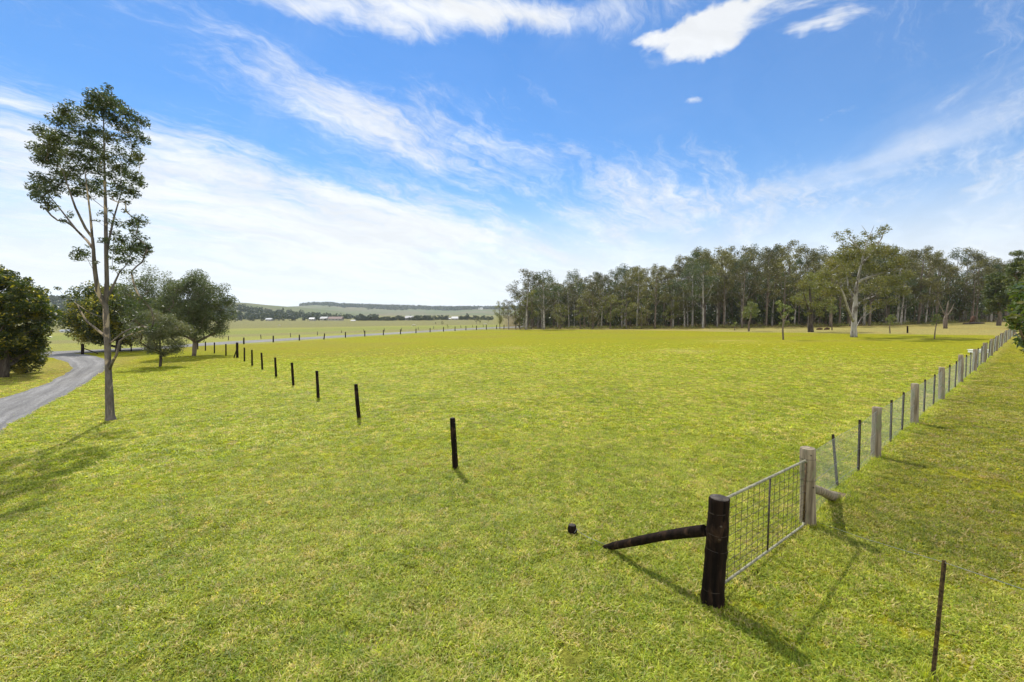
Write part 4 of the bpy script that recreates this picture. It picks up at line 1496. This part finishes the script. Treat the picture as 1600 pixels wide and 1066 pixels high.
def steel_picket(base, top, w, mat, parent, name='picket'):
    """Y-section star picket"""
    mb = MB()
    b_, t_ = Vector(base), Vector(top)
    for k in range(3):
        a = 2 * PI * k / 3 + .5
        d = Vector((math.cos(a), math.sin(a), 0))
        s_ = Vector((-d.y, d.x, 0)) * .0035
        vs = [b_ + s_, b_ + d * w + s_, b_ + d * w - s_, b_ - s_]
        vs += [q + (t_ - b_) for q in vs]
        mb.add(vs, [(0, 1, 2, 3), (7, 6, 5, 4), (0, 4, 5, 1), (1, 5, 6, 2), (2, 6, 7, 3), (3, 7, 4, 0)])
    return mb.obj(name, mat, parent, False)


tops_px = {1: (1370.5, 637), 2: (1429.5, 600), 3: (1471.5, 574.5), 4: (1501.5, 555), 5: (1522.5, 546), 6: (1537.5, 536), 7: (1548.5, 530), 8: (1556.5, 525), 12: (1583, 509)}
for i in range(1, len(FENCE)):
    b_ = FENCE[i]
    h = (top_at(*tops_px[i], b_) - b_).z if i in tops_px else 1.22
    tpx = tops_px.get(i)
    lean = (top_at(*tpx, b_).x - b_.x) if tpx and i < 5 else 0
    o = post_mesh('post', (b_ - GP) + Vector((0, 0, -.06)), (b_ - GP) + Vector((lean, 0, h)), .105 if i < 12 else .13, .095 if i < 12 else .12, M['grey_post'], fence, rnd, 14, 7, .06)
pk = 0
pick_px = {(0, 0): ((1309, 760), (1302, 679)), (0, 1): ((1341.5, 737), (1344, 656)), (1, 0): ((1391.5, 691), (1393.5, 625)), (1, 1): ((1409.5, 673), (1412.5, 613)),
           (2, 0): ((1443.5, 645), (1446, 593)), (2, 1): ((1458.5, 633), (1461, 585))}
heads = []
for i in range(len(FENCE) - 1):
    nn = 2
    heads.append((FENCE[i] - GP) + Vector((0, 0, fh * .93 if i == 0 else 1.14)))
    for j in range(nn):
        if (i, j) in pick_px:
            (ax, ay), (tx, ty) = pick_px[(i, j)]
            b_ = at(ax, ay)
            t_ = top_at(tx, ty, b_)
        else:
            b_ = FENCE[i].lerp(FENCE[i + 1], (j + 1) / (nn + 1))
            b_ = Vector((b_.x, b_.y, gz(b_.x, b_.y)))
            t_ = b_ + Vector((rnd.uniform(-.03, .03), 0, 1.18 + rnd.uniform(-.03, .03)))
        steel_picket(b_ - GP + Vector((0, 0, -.03)), t_ - GP, .030, M['picket'], fence)
        heads.append((b_ - GP) + Vector((0, 0, 1.08)))
heads.append((FENCE[-1] - GP) + Vector((0, 0, 1.14)))
w = MB()
w.tube(heads, .0033, 5, False)
w.tube([h_ - Vector((0, 0, .55)) for h_ in heads], .003, 5, False)
w.tube([h_ - Vector((0, 0, .95)) for h_ in heads], .003, 5, False)
w.obj('strand_wire', M['wire'], fence)
# netting: two families of slanting wires = diamond mesh, following the wire heads
net = MB()
foot = [Vector((h_.x, h_.y, gz(h_.x + GP.x, h_.y + GP.y) - GP.z + .02)) for h_ in heads]
cum = [0]
for a, b in zip(heads, heads[1:]):
    cum.append(cum[-1] + (b - a).length)


def on_net(s, t):
    s = min(max(s, 0), cum[-1])
    k = max(i for i in range(len(cum)) if cum[i] <= s + 1e-9)
    k = min(k, len(heads) - 2)
    u = (s - cum[k]) / (cum[k + 1] - cum[k])
    a = foot[k].lerp(foot[k + 1], u)
    b = heads[k].lerp(heads[k + 1], u)
    return a.lerp(b, t)


s = -1.2
while s < cum[-1]:
    cell = .07 if s < 12 else (.12 if s < 30 else .19)
    thick = .0009 if s < 12 else .0014
    for sg in (1, -1):
        a_s, b_s = (s, s + 1.1) if sg > 0 else (s + 1.1, s)
        pts = []
        for k in range(5):
            t = k / 4
            ss = a_s * (1 - t) + b_s * t
            if 0 <= ss <= cum[-1]:
                pts.append(on_net(ss, t))
        if len(pts) > 1:
            net.tube(pts, thick, 3, False)
    s += cell
net.obj('netting', M['net_wire'], fence)
# end brace of the fence
e_ = FENCE[-1]
q = at(1592, 528) - GP
mb = MB()
mb.tube([q, (e_ - GP) + Vector((.1, 0, .6))], [.07, .06], 8)
mb.obj('brace', M['dark_bark'], fence)

# rusty star picket at bottom right with its strand of wire
PB = at(1457.5, 1060)
PT = top_at(1476, 876, PB)
rp = thing('star_picket', 'rusty steel star picket carrying a thin wire in the bottom right corner', 'fence post', PB)
steel_picket((0, 0, -.05), PT - PB, .019, M['rust_picket'], rp, 'steel_post')
w = MB()
top_w = PT - PB - Vector((0, 0, .02))
a = (GP - PB) + Vector((.14, -.03, .06))
b = top_w + (top_w - a) * .9
mid1 = a.lerp(top_w, .5) - Vector((0, 0, .02))
w.tube([a, mid1, top_w], .0028, 5, False)
w.tube([top_w, top_w.lerp(b, .5) - Vector((0, 0, .02)), b], .0028, 5, False)
w.obj('strand_wire', M['wire'], rp)

# white trough behind the fence
for (x, lab) in ((1528.5, 'white drinking trough seen through the netting fence'), (1540.5, 'small white tub beside the white trough behind the netting fence')):
    tb = at(x, 551)
    o = MB()
    L_ = 1.15 if x < 1535 else .5
    o.box((0, 0, .10), (L_, .5, .20))
    o.box((0, 0, .22), (L_ + .06, .56, .04))
    ob = o.obj('water_trough' if x < 1535 else 'white_tub', M['white_paint'], None, False)
    ob.location = tb
    tag(ob, lab, 'trough' if x < 1535 else 'tub')


# ------------------------------------------------------------------ far plain: houses, cattle, trees
def house(name, label, px, py, w, dpt, h, roof_h, wall, roofm, rz=0.0, cat='house', D_=None, zz=None):
    b_ = at(px, py) if D_ is None else Vector(D_)
    root = thing(name, label, cat, b_, rz)
    wb = MB()
    wb.box((0, 0, h / 2 - .2), (w, dpt, h + .4))
    wb.obj('wall', M[wall], root, False)
    r = MB()
    e = .4
    x0, x1, y0, y1 = -w / 2 - e, w / 2 + e, -dpt / 2 - e, dpt / 2 + e
    r.add([(x0, y0, h - .05), (x1, y0, h - .05), (x1, y1, h - .05), (x0, y1, h - .05), (x0, 0, h + roof_h), (x1, 0, h + roof_h)],
          [(0, 1, 5, 4), (2, 3, 4, 5), (0, 4, 3), (1, 2, 5), (3, 2, 1, 0)])
    r.obj('roof', M[roofm], root, False)
    n = max(2, int(w / 4))
    for i in range(n):
        wn = MB()
        wn.box((-w / 2 + (i + .5) * w / n, -dpt / 2 - .03, h * .55), (min(1.6, w / n * .5), .08, h * .35))
        wn.obj('window', M['glass'], root, False)
    return root


house('farm_shed', 'small shed with bright white roof below the dark treed hillside', 421, 501.6, 7, 6, 2.0, 1.6, 'house_wall', 'white_roof')
house('farm_house', 'pale cottage with white roof just left of the long red roofed shed', 488, 501.4, 6, 6, 2.4, 1.6, 'house_wall', 'white_roof')
house('farm_house', 'grey roofed house between the pale cottage and the long red roofed shed', 507, 500.8, 9, 8, 2.6, 2.4, 'house_wall', 'grey_roof')
house('long_shed', 'long low shed with dull red roof on the edge of the plain', 525, 501, 18, 8, 2.4, 2.8, 'house_wall', 'red_roof', cat='shed')
house('farm_shed', 'tiny pale shed right of the long red roofed one', 552, 502, 5, 3, 1.0, .5, 'house_wall', 'white_roof', cat='shed')
house('farm_house', 'pale house among trees left of the white roofed house', 640, 500.6, 11, 8, 3.2, 3, 'house_wall', 'grey_roof')
house('farm_house', 'white house with pointed white roof among trees on the plain edge', 711, 499.9, 9, 7, 2.0, 2.8, 'house_wall', 'white_roof')
house('farm_house', 'low white house left of the pointed white roofed one', 702, 499.9, 4, 4, 1.8, 1.0, 'house_wall', 'white_roof')
# left gap: grey roofed building with low white shed in front
B2 = at(103, 519.2)
house('farm_building', 'grey roofed building seen in the gap between the two dark trees', 0, 0, 9.5, 6, 3.0, 1.2, 'house_wall', 'grey_roof', -.1, 'building', (B2.x - 4, B2.y + 18, gz(B2.x - 4, B2.y + 18)))
house('low_shed', 'low bright white shed in front of the grey roofed building', 0, 0, 6.2, 2, .9, .5, 'white_paint', 'white_roof', -.1, 'shed', (B2.x + .5, B2.y, B2.z))


def cow_mesh():
    """one continuous body grown from a skeleton"""
    P_ = [((0, 0, 1.15), .30), ((.45, 0, 1.18), .34), ((.85, 0, 1.2), .30), ((1.15, 0, 1.1), .20), ((1.45, 0, .75), .15), ((1.62, 0, .42), .12), ((1.76, 0, .22), .09),
          ((-.45, 0, 1.2), .33), ((-.8, 0, 1.2), .26), ((-.92, 0, .85), .05), ((-.95, 0, .5), .04),
          ((.85, .2, .8), .14), ((.85, .2, .42), .08), ((.87, .2, .02), .07), ((.85, -.2, .8), .14), ((.95, -.2, .42), .08), ((1.0, -.2, .02), .07),
          ((-.75, .2, .85), .16), ((-.88, .2, .45), .08), ((-.82, .2, .02), .07), ((-.75, -.2, .85), .16), ((-.95, -.2, .45), .08), ((-.95, -.2, .02), .07),
          ((1.5, .16, .72), .04), ((1.5, -.16, .72), .04)]
    E_ = [(0, 1), (1, 2), (2, 3), (3, 4), (4, 5), (5, 6), (0, 7), (7, 8), (8, 9), (9, 10), (2, 11), (11, 12), (12, 13), (2, 14), (14, 15), (15, 16),
          (8, 17), (17, 18), (18, 19), (8, 20), (20, 21), (21, 22), (4, 23), (4, 24)]
    me = bpy.data.meshes.new('cow')
    me.from_pydata([p for p, _ in P_], E_, [])
    o = bpy.data.objects.new('cow', me)
    COL.objects.link(o)
    sk = o.modifiers.new('skin', 'SKIN')
    sk.use_smooth_shade = True
    for vtx, (_, r) in zip(me.skin_vertices[0].data, P_):
        vtx.radius = (r, r)
    me.skin_vertices[0].data[0].use_root = True
    ss = o.modifiers.new('sub', 'SUBSURF')
    ss.levels = ss.render_levels = 1
    me.materials.append(M['cow_hide'])
    return o


c0 = cow_mesh()
for i, (x, y, rz, sc_, lab) in enumerate(((646, 510.8, 0.1, 0.85, 'pale grazing cow on the green band beyond the gravel road'),
                                      (758, 508.6, .5, 0.85, 'pale cow between the last road posts and the wood'),
                                      (436, 509.6, .3, 0.7, 'tiny pale cow far out on the plain at the left'))):
    o = c0 if i == 0 else c0.copy()
    if i:
        COL.objects.link(o)
    b_ = at(x, y)
    o.location = b_
    o.rotation_euler = (0, 0, rz)
    o.scale = (sc_,) * 3
    tag(o, lab, 'cow', 'pale cattle on the plain')

# small paddock trees on the plain
for (x, yb, yt, wd, lab) in ((691, 507.8, 501.6, 1.4, 'dark flat topped small tree out on the plain behind the road posts'),
                             (681, 507.4, 503, 1.0, 'faint little bush like tree left of the dark flat topped one'),
                             (744.5, 506.5, 493, .9, 'spiky dark tree with narrow top on the plain, left of the wood'),
                             (750, 506, 497, .9, 'rounder dark tree joined to the right of the spiky one'),
                             (763, 504.5, 496.5, .9, 'small lone tree between the spiky pair and the wood'),
                             (699, 510.5, 507, 1.5, 'low round bush on the plain between two road posts')):
    b_ = at(x, yb)
    H = hpx(x, yt, b_)
    pr = YOUNG[rnd.randrange(3)]
    o = dup(pr, (b_.x, b_.y, b_.z), rnd.uniform(0, 6), (H / 9 * wd * 1.2, H / 9 * wd * 1.2, H / 9))
    if 'group' in o:
        del o['group']
    tag(o, lab, 'tree')
# tree belt along the far edge of the plain
belt = 0
rb = random.Random(12)
segs = [(340, 470, 501.3, 12, 8, 11), (470, 520, 501, 10, 5, 9), (555, 615, 501, 34, 6, 11), (615, 680, 500.6, 34, 6, 13), (680, 770, 499.8, 44, 6, 13)]
spec = {731: (490, .5), 568: (490, .8)}
for (xa, xb, yb, n, h0_, h1_) in segs:
    for k in range(n):
        x = xa + (xb - xa) * (k + rb.random()) / n
        if 700 < x < 717 or 636 < x < 645 and rb.random() < .5:
            continue
        b_ = at(x, yb + rb.uniform(-.35, .3))
        H = rb.uniform(h0_, h1_) * .62
        pr = BELT[rb.randrange(2)]
        s_ = H / 9
        if belt < 2:
            o = pr = BELT[belt]
            o.location, o.scale = (b_.x, b_.y, b_.z - .8), (s_ * 1.5, s_ * 1.5, s_)
        else:
            o = dup(pr, (b_.x, b_.y, b_.z - .8), rb.uniform(0, 6), (s_ * 1.5, s_ * 1.5, s_))
        tag(o, 'far dark tree in the belt along the edge of the plain', 'tree', 'trees along the far edge of the plain')
        belt += 1
for x, yb, yt, wd, lab in ((731, 499.8, 489.5, .8, 'tallest dark column shaped tree in the far belt right of the white roof'), (567, 501, 491, 1.1, 'tall dark tree right of the long red roofed shed')):
    b_ = at(x, yb)
    H = hpx(x, yt, b_)
    o = dup(BELT[0], b_, 1.0, (H / 9 * wd, H / 9 * wd, H / 9))
    if 'group' in o:
        del o['group']
    tag(o, lab, 'tree')
print('belt', belt)
# power pole
pp = at(533, 501.5)
root = thing('power_pole', 'thin pale power pole right of the long red roofed shed', 'pole', pp)
mb = MB()
mb.tube([(0, 0, 0), (0, 0, 9)], [.16, .1], 6)
mb.obj('pole', M['house_wall'], root)
mb = MB()
mb.box((0, 0, 8.3), (2.2, .12, .12))
mb.obj('cross_arm', M['house_wall'], root, False)


# ------------------------------------------------------------------ hills
def ridge(name, prof, d0, d1, z0, seed, mat, rough=1.0, steps=40, nx=260, wrap=0.0):
    xs = np.linspace(prof[0][0], prof[-1][0], nx)
    ys = np.interp(xs, [p[0] for p in prof], [p[1] for p in prof])
    vs = []
    dirs = [ray(x, y) for x, y in zip(xs, ys)]
    rows_ = []
    for i in range(steps + 1 + 8):
        t = i / steps
        for k, dr_ in enumerate(dirs):
            hd = math.hypot(dr_.x, dr_.y)
            ux, uy = dr_.x / hd, dr_.y / hd
            zc = CAM_H + dr_.z / hd * d1
            if t <= 1:
                dd = d0 + (d1 - d0) * t
                z = z0 + (zc - z0) * (t * t * (3 - 2 * t)) ** .9
                fade = math.sin(PI * min(1, t)) ** .7
            else:
                tt = (t - 1) * steps / 8
                dd = d1 + (d1 - d0) * .5 * tt
                z = z0 + (zc - z0) * (1 - tt * tt)
                fade = 0
            x, y = ux * dd, uy * dd
            z += (float(vnoise(x, y, (d1 - d0) * .22, seed)) - .5) * (zc - z0) * .22 * fade * rough
            vs.append((x, y, z))
    n_r = steps + 9
    I, J = np.meshgrid(np.arange(n_r - 1), np.arange(nx - 1), indexing='ij')
    a = I * nx + J
    f = np.stack([a.ravel(), (a + 1).ravel(), (a + nx + 1).ravel(), (a + nx).ravel()], 1)
    o = mesh_obj(name, np.array(vs), f, mat)
    tag(o, None, None, None, 'structure')
    return np.array(vs), nx, n_r


def hill_wood(name, label, V_, nx, n_r, cond, n, seed, size=9.0, leafs=34):
    rg = np.random.default_rng(seed)
    cent, rds = [], []
    tries = 0
    while len(cent) < n and tries < n * 60:
        tries += 1
        i, k = rg.integers(0, 40), rg.integers(0, nx - 1)
        p_ = V_[i * nx + k] * (1 - rg.random()) + V_[(i + 1) * nx + k + 1] * rg.random()
        p_ = V_[i * nx + k] + (V_[(i + 1) * nx + k + 1] - V_[i * nx + k]) * rg.random(3)
        p_[2] = V_[i * nx + k][2]
        px = 800 + 700 * p_[0] / p_[1]
        if not cond(px, i / 40.0, rg):
            continue
        h = size * rg.uniform(.6, 1.3)
        cent.append((p_[0], p_[1], p_[2] + h * .35))
        rds.append((h * .55, h * .55, h * .6))
    v, f = leaves(cent, rds, [leafs] * len(cent), size * .42, rg, .8, 0, .4)
    o = mesh_obj(name, v, f, M['hill_leaf'], None, False)
    return tag(o, label, 'wood', None, 'stuff')


# near left ridge
V1, n1_, r1_ = ridge('hill', [(-500, 470), (-200, 462), (0, 463), (60, 466), (100, 467), (200, 470), (300, 473), (356, 473.2), (385, 474.5), (415, 477.5), (445, 479.6), (470, 481), (500, 483.5), (540, 488), (590, 494), (640, 500)],
                     780, 1650, -9, 3, M['hill_cover'])
hill_wood('hill_wood', 'dark wood covering the flank of the long grassy hill at the left', V1, n1_, r1_,
          lambda px, t, rg: (px < 230 and t < .95) or (px < 590 and t < .62 - max(0, (px - 330)) / 170 * .36 + rg.normal() * .05), 2600, 5, 9.0, 30)
# middle green ridge with wooded crest
V2, n2_, r2_ = ridge('hill', [(300, 486), (400, 482), (440, 480), (468, 478.5), (497, 476.6), (515, 476.8), (527, 478.3), (570, 479.6), (609, 481), (641, 482.2), (690, 483.5), (739, 482.8), (800, 482.5), (900, 483), (1100, 482)],
                     1300, 3300, -9, 4, M['hill_cover'])
hill_wood('hill_wood', 'dark belt of trees along the crest of the far green hill', V2, n2_, r2_,
          lambda px, t, rg: 470 < px < 820 and .66 + max(0, 540 - px) / 70 * .3 + rg.normal() * .05 + .06 * math.sin(px * .06) < t < 1.0, 2300, 6, 19.0, 26)
V3, n3_, r3_ = ridge('mountain', [(700, 489), (735, 484.5), (748, 481.5), (757, 479.3), (766, 478.3), (776, 478.8), (790, 481), (830, 484), (900, 488)], 6000, 8200, -9, 5, M['hill_cover'])
for (x, t, w_, lab) in ((642, .78, 22, 'white house tucked under trees on the crest of the far green hill'), (753, .66, 26, 'pale house on the far green hill below the blue mountain')):
    i = int(t * 40)
    k = int((x - 300) / 800 * (n2_ - 1))
    q = V2[i * n2_ + k]
    house('farm_house', lab, 0, 0, w_, 12, 6, 5, 'white_paint', 'white_roof', 0, 'house', tuple(q))

# ------------------------------------------------------------------ grass
rgg = np.random.default_rng(91)


def tuft(seed, n, rad_, h, mat, lean=.6, wid=.0042):
    rg = np.random.default_rng(seed)
    vs, fs = [], []
    for i in range(n):
        a = rg.uniform(0, 2 * PI)
        r = rad_ * math.sqrt(rg.random())
        p0 = np.array((r * math.cos(a), r * math.sin(a), -0.005))
        b_ = rg.uniform(0, 2 * PI)
        hh = h * rg.uniform(.45, 1.25)
        ln = lean * hh * rg.uniform(.2, 1.6)
        dv_ = np.array((math.cos(b_), math.sin(b_), 0))
        sd = np.array((-dv_[1], dv_[0], 0)) * wid * rg.uniform(.7, 1.4)
        p1 = p0 + dv_ * ln * .35 + np.array((0, 0, hh * .6))
        p2 = p0 + dv_ * ln + np.array((0, 0, hh * rg.uniform(.75, 1.0)))
        o_ = len(vs)
        vs += [p0 - sd, p0 + sd, p1 + sd * .8, p1 - sd * .8, p2]
        fs += [(o_, o_ + 1, o_ + 2, o_ + 3), (o_ + 3, o_ + 2, o_ + 4)]
    me = bpy.data.meshes.new('grass_tuft')
    me.from_pydata([tuple(v_) for v_ in vs], [], fs)
    me.materials.append(mat)
    return bpy.data.objects.new('grass_tuft', me)


tc_near = bpy.data.collections.new('grass_tufts')
for i in range(6):
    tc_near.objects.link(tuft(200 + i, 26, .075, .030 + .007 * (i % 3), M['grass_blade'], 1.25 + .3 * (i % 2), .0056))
tc_far = bpy.data.collections.new('grass_tufts_wide')
for i in range(4):
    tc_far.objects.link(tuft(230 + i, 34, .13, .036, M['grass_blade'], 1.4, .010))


def polar_patch(d0, d1, nr_, na_, a0=-53, a1=53):
    azs_ = np.linspace(math.radians(a0), math.radians(a1), na_)
    rs_ = np.linspace(d0, d1, nr_)
    A_, R_ = np.meshgrid(azs_, rs_)
    x, y = (R_ * np.sin(A_)).ravel(), (R_ * np.cos(A_)).ravel()
    I, J = np.meshgrid(np.arange(nr_ - 1), np.arange(na_ - 1), indexing='ij')
    a = (I * na_ + J).ravel()
    f = np.stack([a, a + 1, a + na_ + 1, a + na_], 1)
    return x, y, f


def scatter(name, label, x, y, f, dens, coll, seed, smin, smax):
    keep_poly = None
    v = np.stack([x, y, ground_z(x, y)], 1)
    o = mesh_obj(name, v, f, M['ground'])
    at_ = o.data.attributes.new('dens', 'FLOAT', 'POINT')
    at_.data.foreach_set('value', dens.astype(np.float32))
    ng = bpy.data.node_groups.new(name + '_scatter', 'GeometryNodeTree')
    ng.interface.new_socket('Geometry', in_out='INPUT', socket_type='NodeSocketGeometry')
    ng.interface.new_socket('Geometry', in_out='OUTPUT', socket_type='NodeSocketGeometry')
    nd = ng.nodes
    gi, go = nd.new('NodeGroupInput'), nd.new('NodeGroupOutput')
    dp = nd.new('GeometryNodeDistributePointsOnFaces')
    dp.inputs['Seed'].default_value = seed
    na_ = nd.new('GeometryNodeInputNamedAttribute')
    na_.data_type = 'FLOAT'
    na_.inputs['Name'].default_value = 'dens'
    ci = nd.new('GeometryNodeCollectionInfo')
    ci.inputs['Collection'].default_value = coll
    ci.inputs['Separate Children'].default_value = True
    ci.inputs['Reset Children'].default_value = True
    ip = nd.new('GeometryNodeInstanceOnPoints')
    ip.inputs['Pick Instance'].default_value = True
    rv = nd.new('FunctionNodeRandomValue')
    rv.data_type = 'FLOAT_VECTOR'
    rv.inputs[0].default_value = (-.15, -.15, 0)
    rv.inputs[1].default_value = (.15, .15, 6.283)
    rs_ = nd.new('FunctionNodeRandomValue')
    rs_.data_type = 'FLOAT'
    rs_.inputs[2].default_value = smin
    rs_.inputs[3].default_value = smax
    L = ng.links.new
    L(gi.outputs[0], dp.inputs['Mesh'])
    L(na_.outputs[0], dp.inputs['Density'])
    L(dp.outputs['Points'], ip.inputs['Points'])
    L(ci.outputs[0], ip.inputs['Instance'])
    L(rv.outputs[0], ip.inputs['Rotation'])
    L(rs_.outputs[1], ip.inputs['Scale'])
    L(ip.outputs[0], go.inputs[0])
    md = o.modifiers.new('scatter', 'NODES')
    md.node_group = ng
    return tag(o, label, 'grass', None, 'stuff')


# longer unmown grass round post feet and under the netting fence
def long_grass(spots, seed):
    rg = np.random.default_rng(seed)
    vs, fs = [], []
    for (cx_, cy_, rr_, n, h) in spots:
        for i in range(int(n)):
            a = rg.uniform(0, 2 * PI)
            r = rr_ * (0.35 + .65 * rg.random())
            x_, y_ = cx_ + r * math.cos(a), cy_ + r * math.sin(a)
            p0 = np.array((x_, y_, gz(x_, y_) - .01))
            b_ = rg.uniform(0, 2 * PI)
            hh = h * rg.uniform(.4, 1.3)
            dv_ = np.array((math.cos(b_), math.sin(b_), 0))
            sd = np.array((-dv_[1], dv_[0], 0)) * .0045
            ln = hh * rg.uniform(.2, .9)
            p1 = p0 + dv_ * ln * .35 + np.array((0, 0, hh * .6))
            o_ = len(vs)
            vs += [p0 - sd, p0 + sd, p1 + sd * .8, p1 - sd * .8, p0 + dv_ * ln + np.array((0, 0, hh))]
            fs += [(o_, o_ + 1, o_ + 2, o_ + 3), (o_ + 3, o_ + 2, o_ + 4)]
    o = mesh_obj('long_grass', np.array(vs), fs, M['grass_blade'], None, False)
    return tag(o, 'longer unmown grass round the post feet and under the netting fence', 'grass', None, 'stuff')


sp = [(NS.x, NS.y, .24, 160, .07), (GP.x, GP.y, .25, 260, .10), (PB.x, PB.y, .14, 120, .12), (bq.x, bq.y, .45, 420, .12), (SB.x, SB.y, .15, 80, .05), (FB.x, FB.y, .15, 90, .05)]
for (b_, t_) in LINE[:5]:
    q = at(*b_)
    sp.append((q.x, q.y, .17, 120, .08))
for i in range(7):
    a_, b_ = FENCE[i], FENCE[i + 1]
    n_ = int((b_ - a_).length / .22)
    for k in range(n_):
        q = a_.lerp(b_, (k + .5) / n_)
        if rgg.random() < .8:
            sp.append((q.x + rgg.normal() * .05, q.y, .16, 46 if i < 3 else 26, .07 + .07 * rgg.random() ** 2))
for k in range(420):
    a_ = rgg.uniform(-.9, .9)
    d_k = 4 + 20 * rgg.random() ** 1.3
    sp.append((d_k * math.sin(a_), d_k * math.cos(a_), rgg.uniform(.03, .12), rgg.integers(8, 26), rgg.uniform(.04, .085)))
long_grass(sp, 5)
drive_poly = [np.array((p.x, p.y)) for p in dl] + [np.array((p.x, p.y)) for p in reversed(dr)]


def inside(x, y, poly):
    c = np.zeros(len(x), bool)
    n = len(poly)
    for i in range(n):
        x0, y0 = poly[i]
        x1, y1 = poly[(i + 1) % n]
        if y0 == y1:
            continue
        hit = ((y0 > y) != (y1 > y)) & (x < (x1 - x0) * (y - y0) / (y1 - y0) + x0)
        c ^= hit
    return c


x, y, f = polar_patch(2.2, 14, 120, 260)
d = np.hypot(x, y)
dens = 370 * (1 - .55 * sstep(d, 6, 14)) * (.55 + .9 * vnoise(x, y, .8, 11)) * (.3 + 1.4 * vnoise(x, y, .27, 13))
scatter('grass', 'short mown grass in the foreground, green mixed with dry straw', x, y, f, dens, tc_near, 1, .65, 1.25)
x, y, f = polar_patch(14, 62, 130, 180)
d = np.hypot(x, y)
dens = 60 * (1 - sstep(d, 10, 48)) + 5 * (1 - sstep(d, 40, 61)) * (.4 + 1.2 * vnoise(x, y, 1.5, 12)) * ~inside(x, y, drive_poly)
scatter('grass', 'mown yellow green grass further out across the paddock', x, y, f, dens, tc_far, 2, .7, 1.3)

# ------------------------------------------------------------------ air
m, N = new_mat('haze')
pv = N.n('ShaderNodeVolumePrincipled', i_Density=HAZE, i_Color=(0.80, 0.89, 1.0, 1.0), i_Anisotropy=0.2)
o_ = N.n('ShaderNodeOutputMaterial')
N.t.links.new(pv.outputs[0], o_.inputs['Volume'])
hz = MB()
hz.box((0, 0, 200), (21000, 21000, 430))
h_ = hz.obj('haze', m, None, False)
tag(h_, 'faint bluish haze over the far plain and hills', 'haze', None, 'stuff')
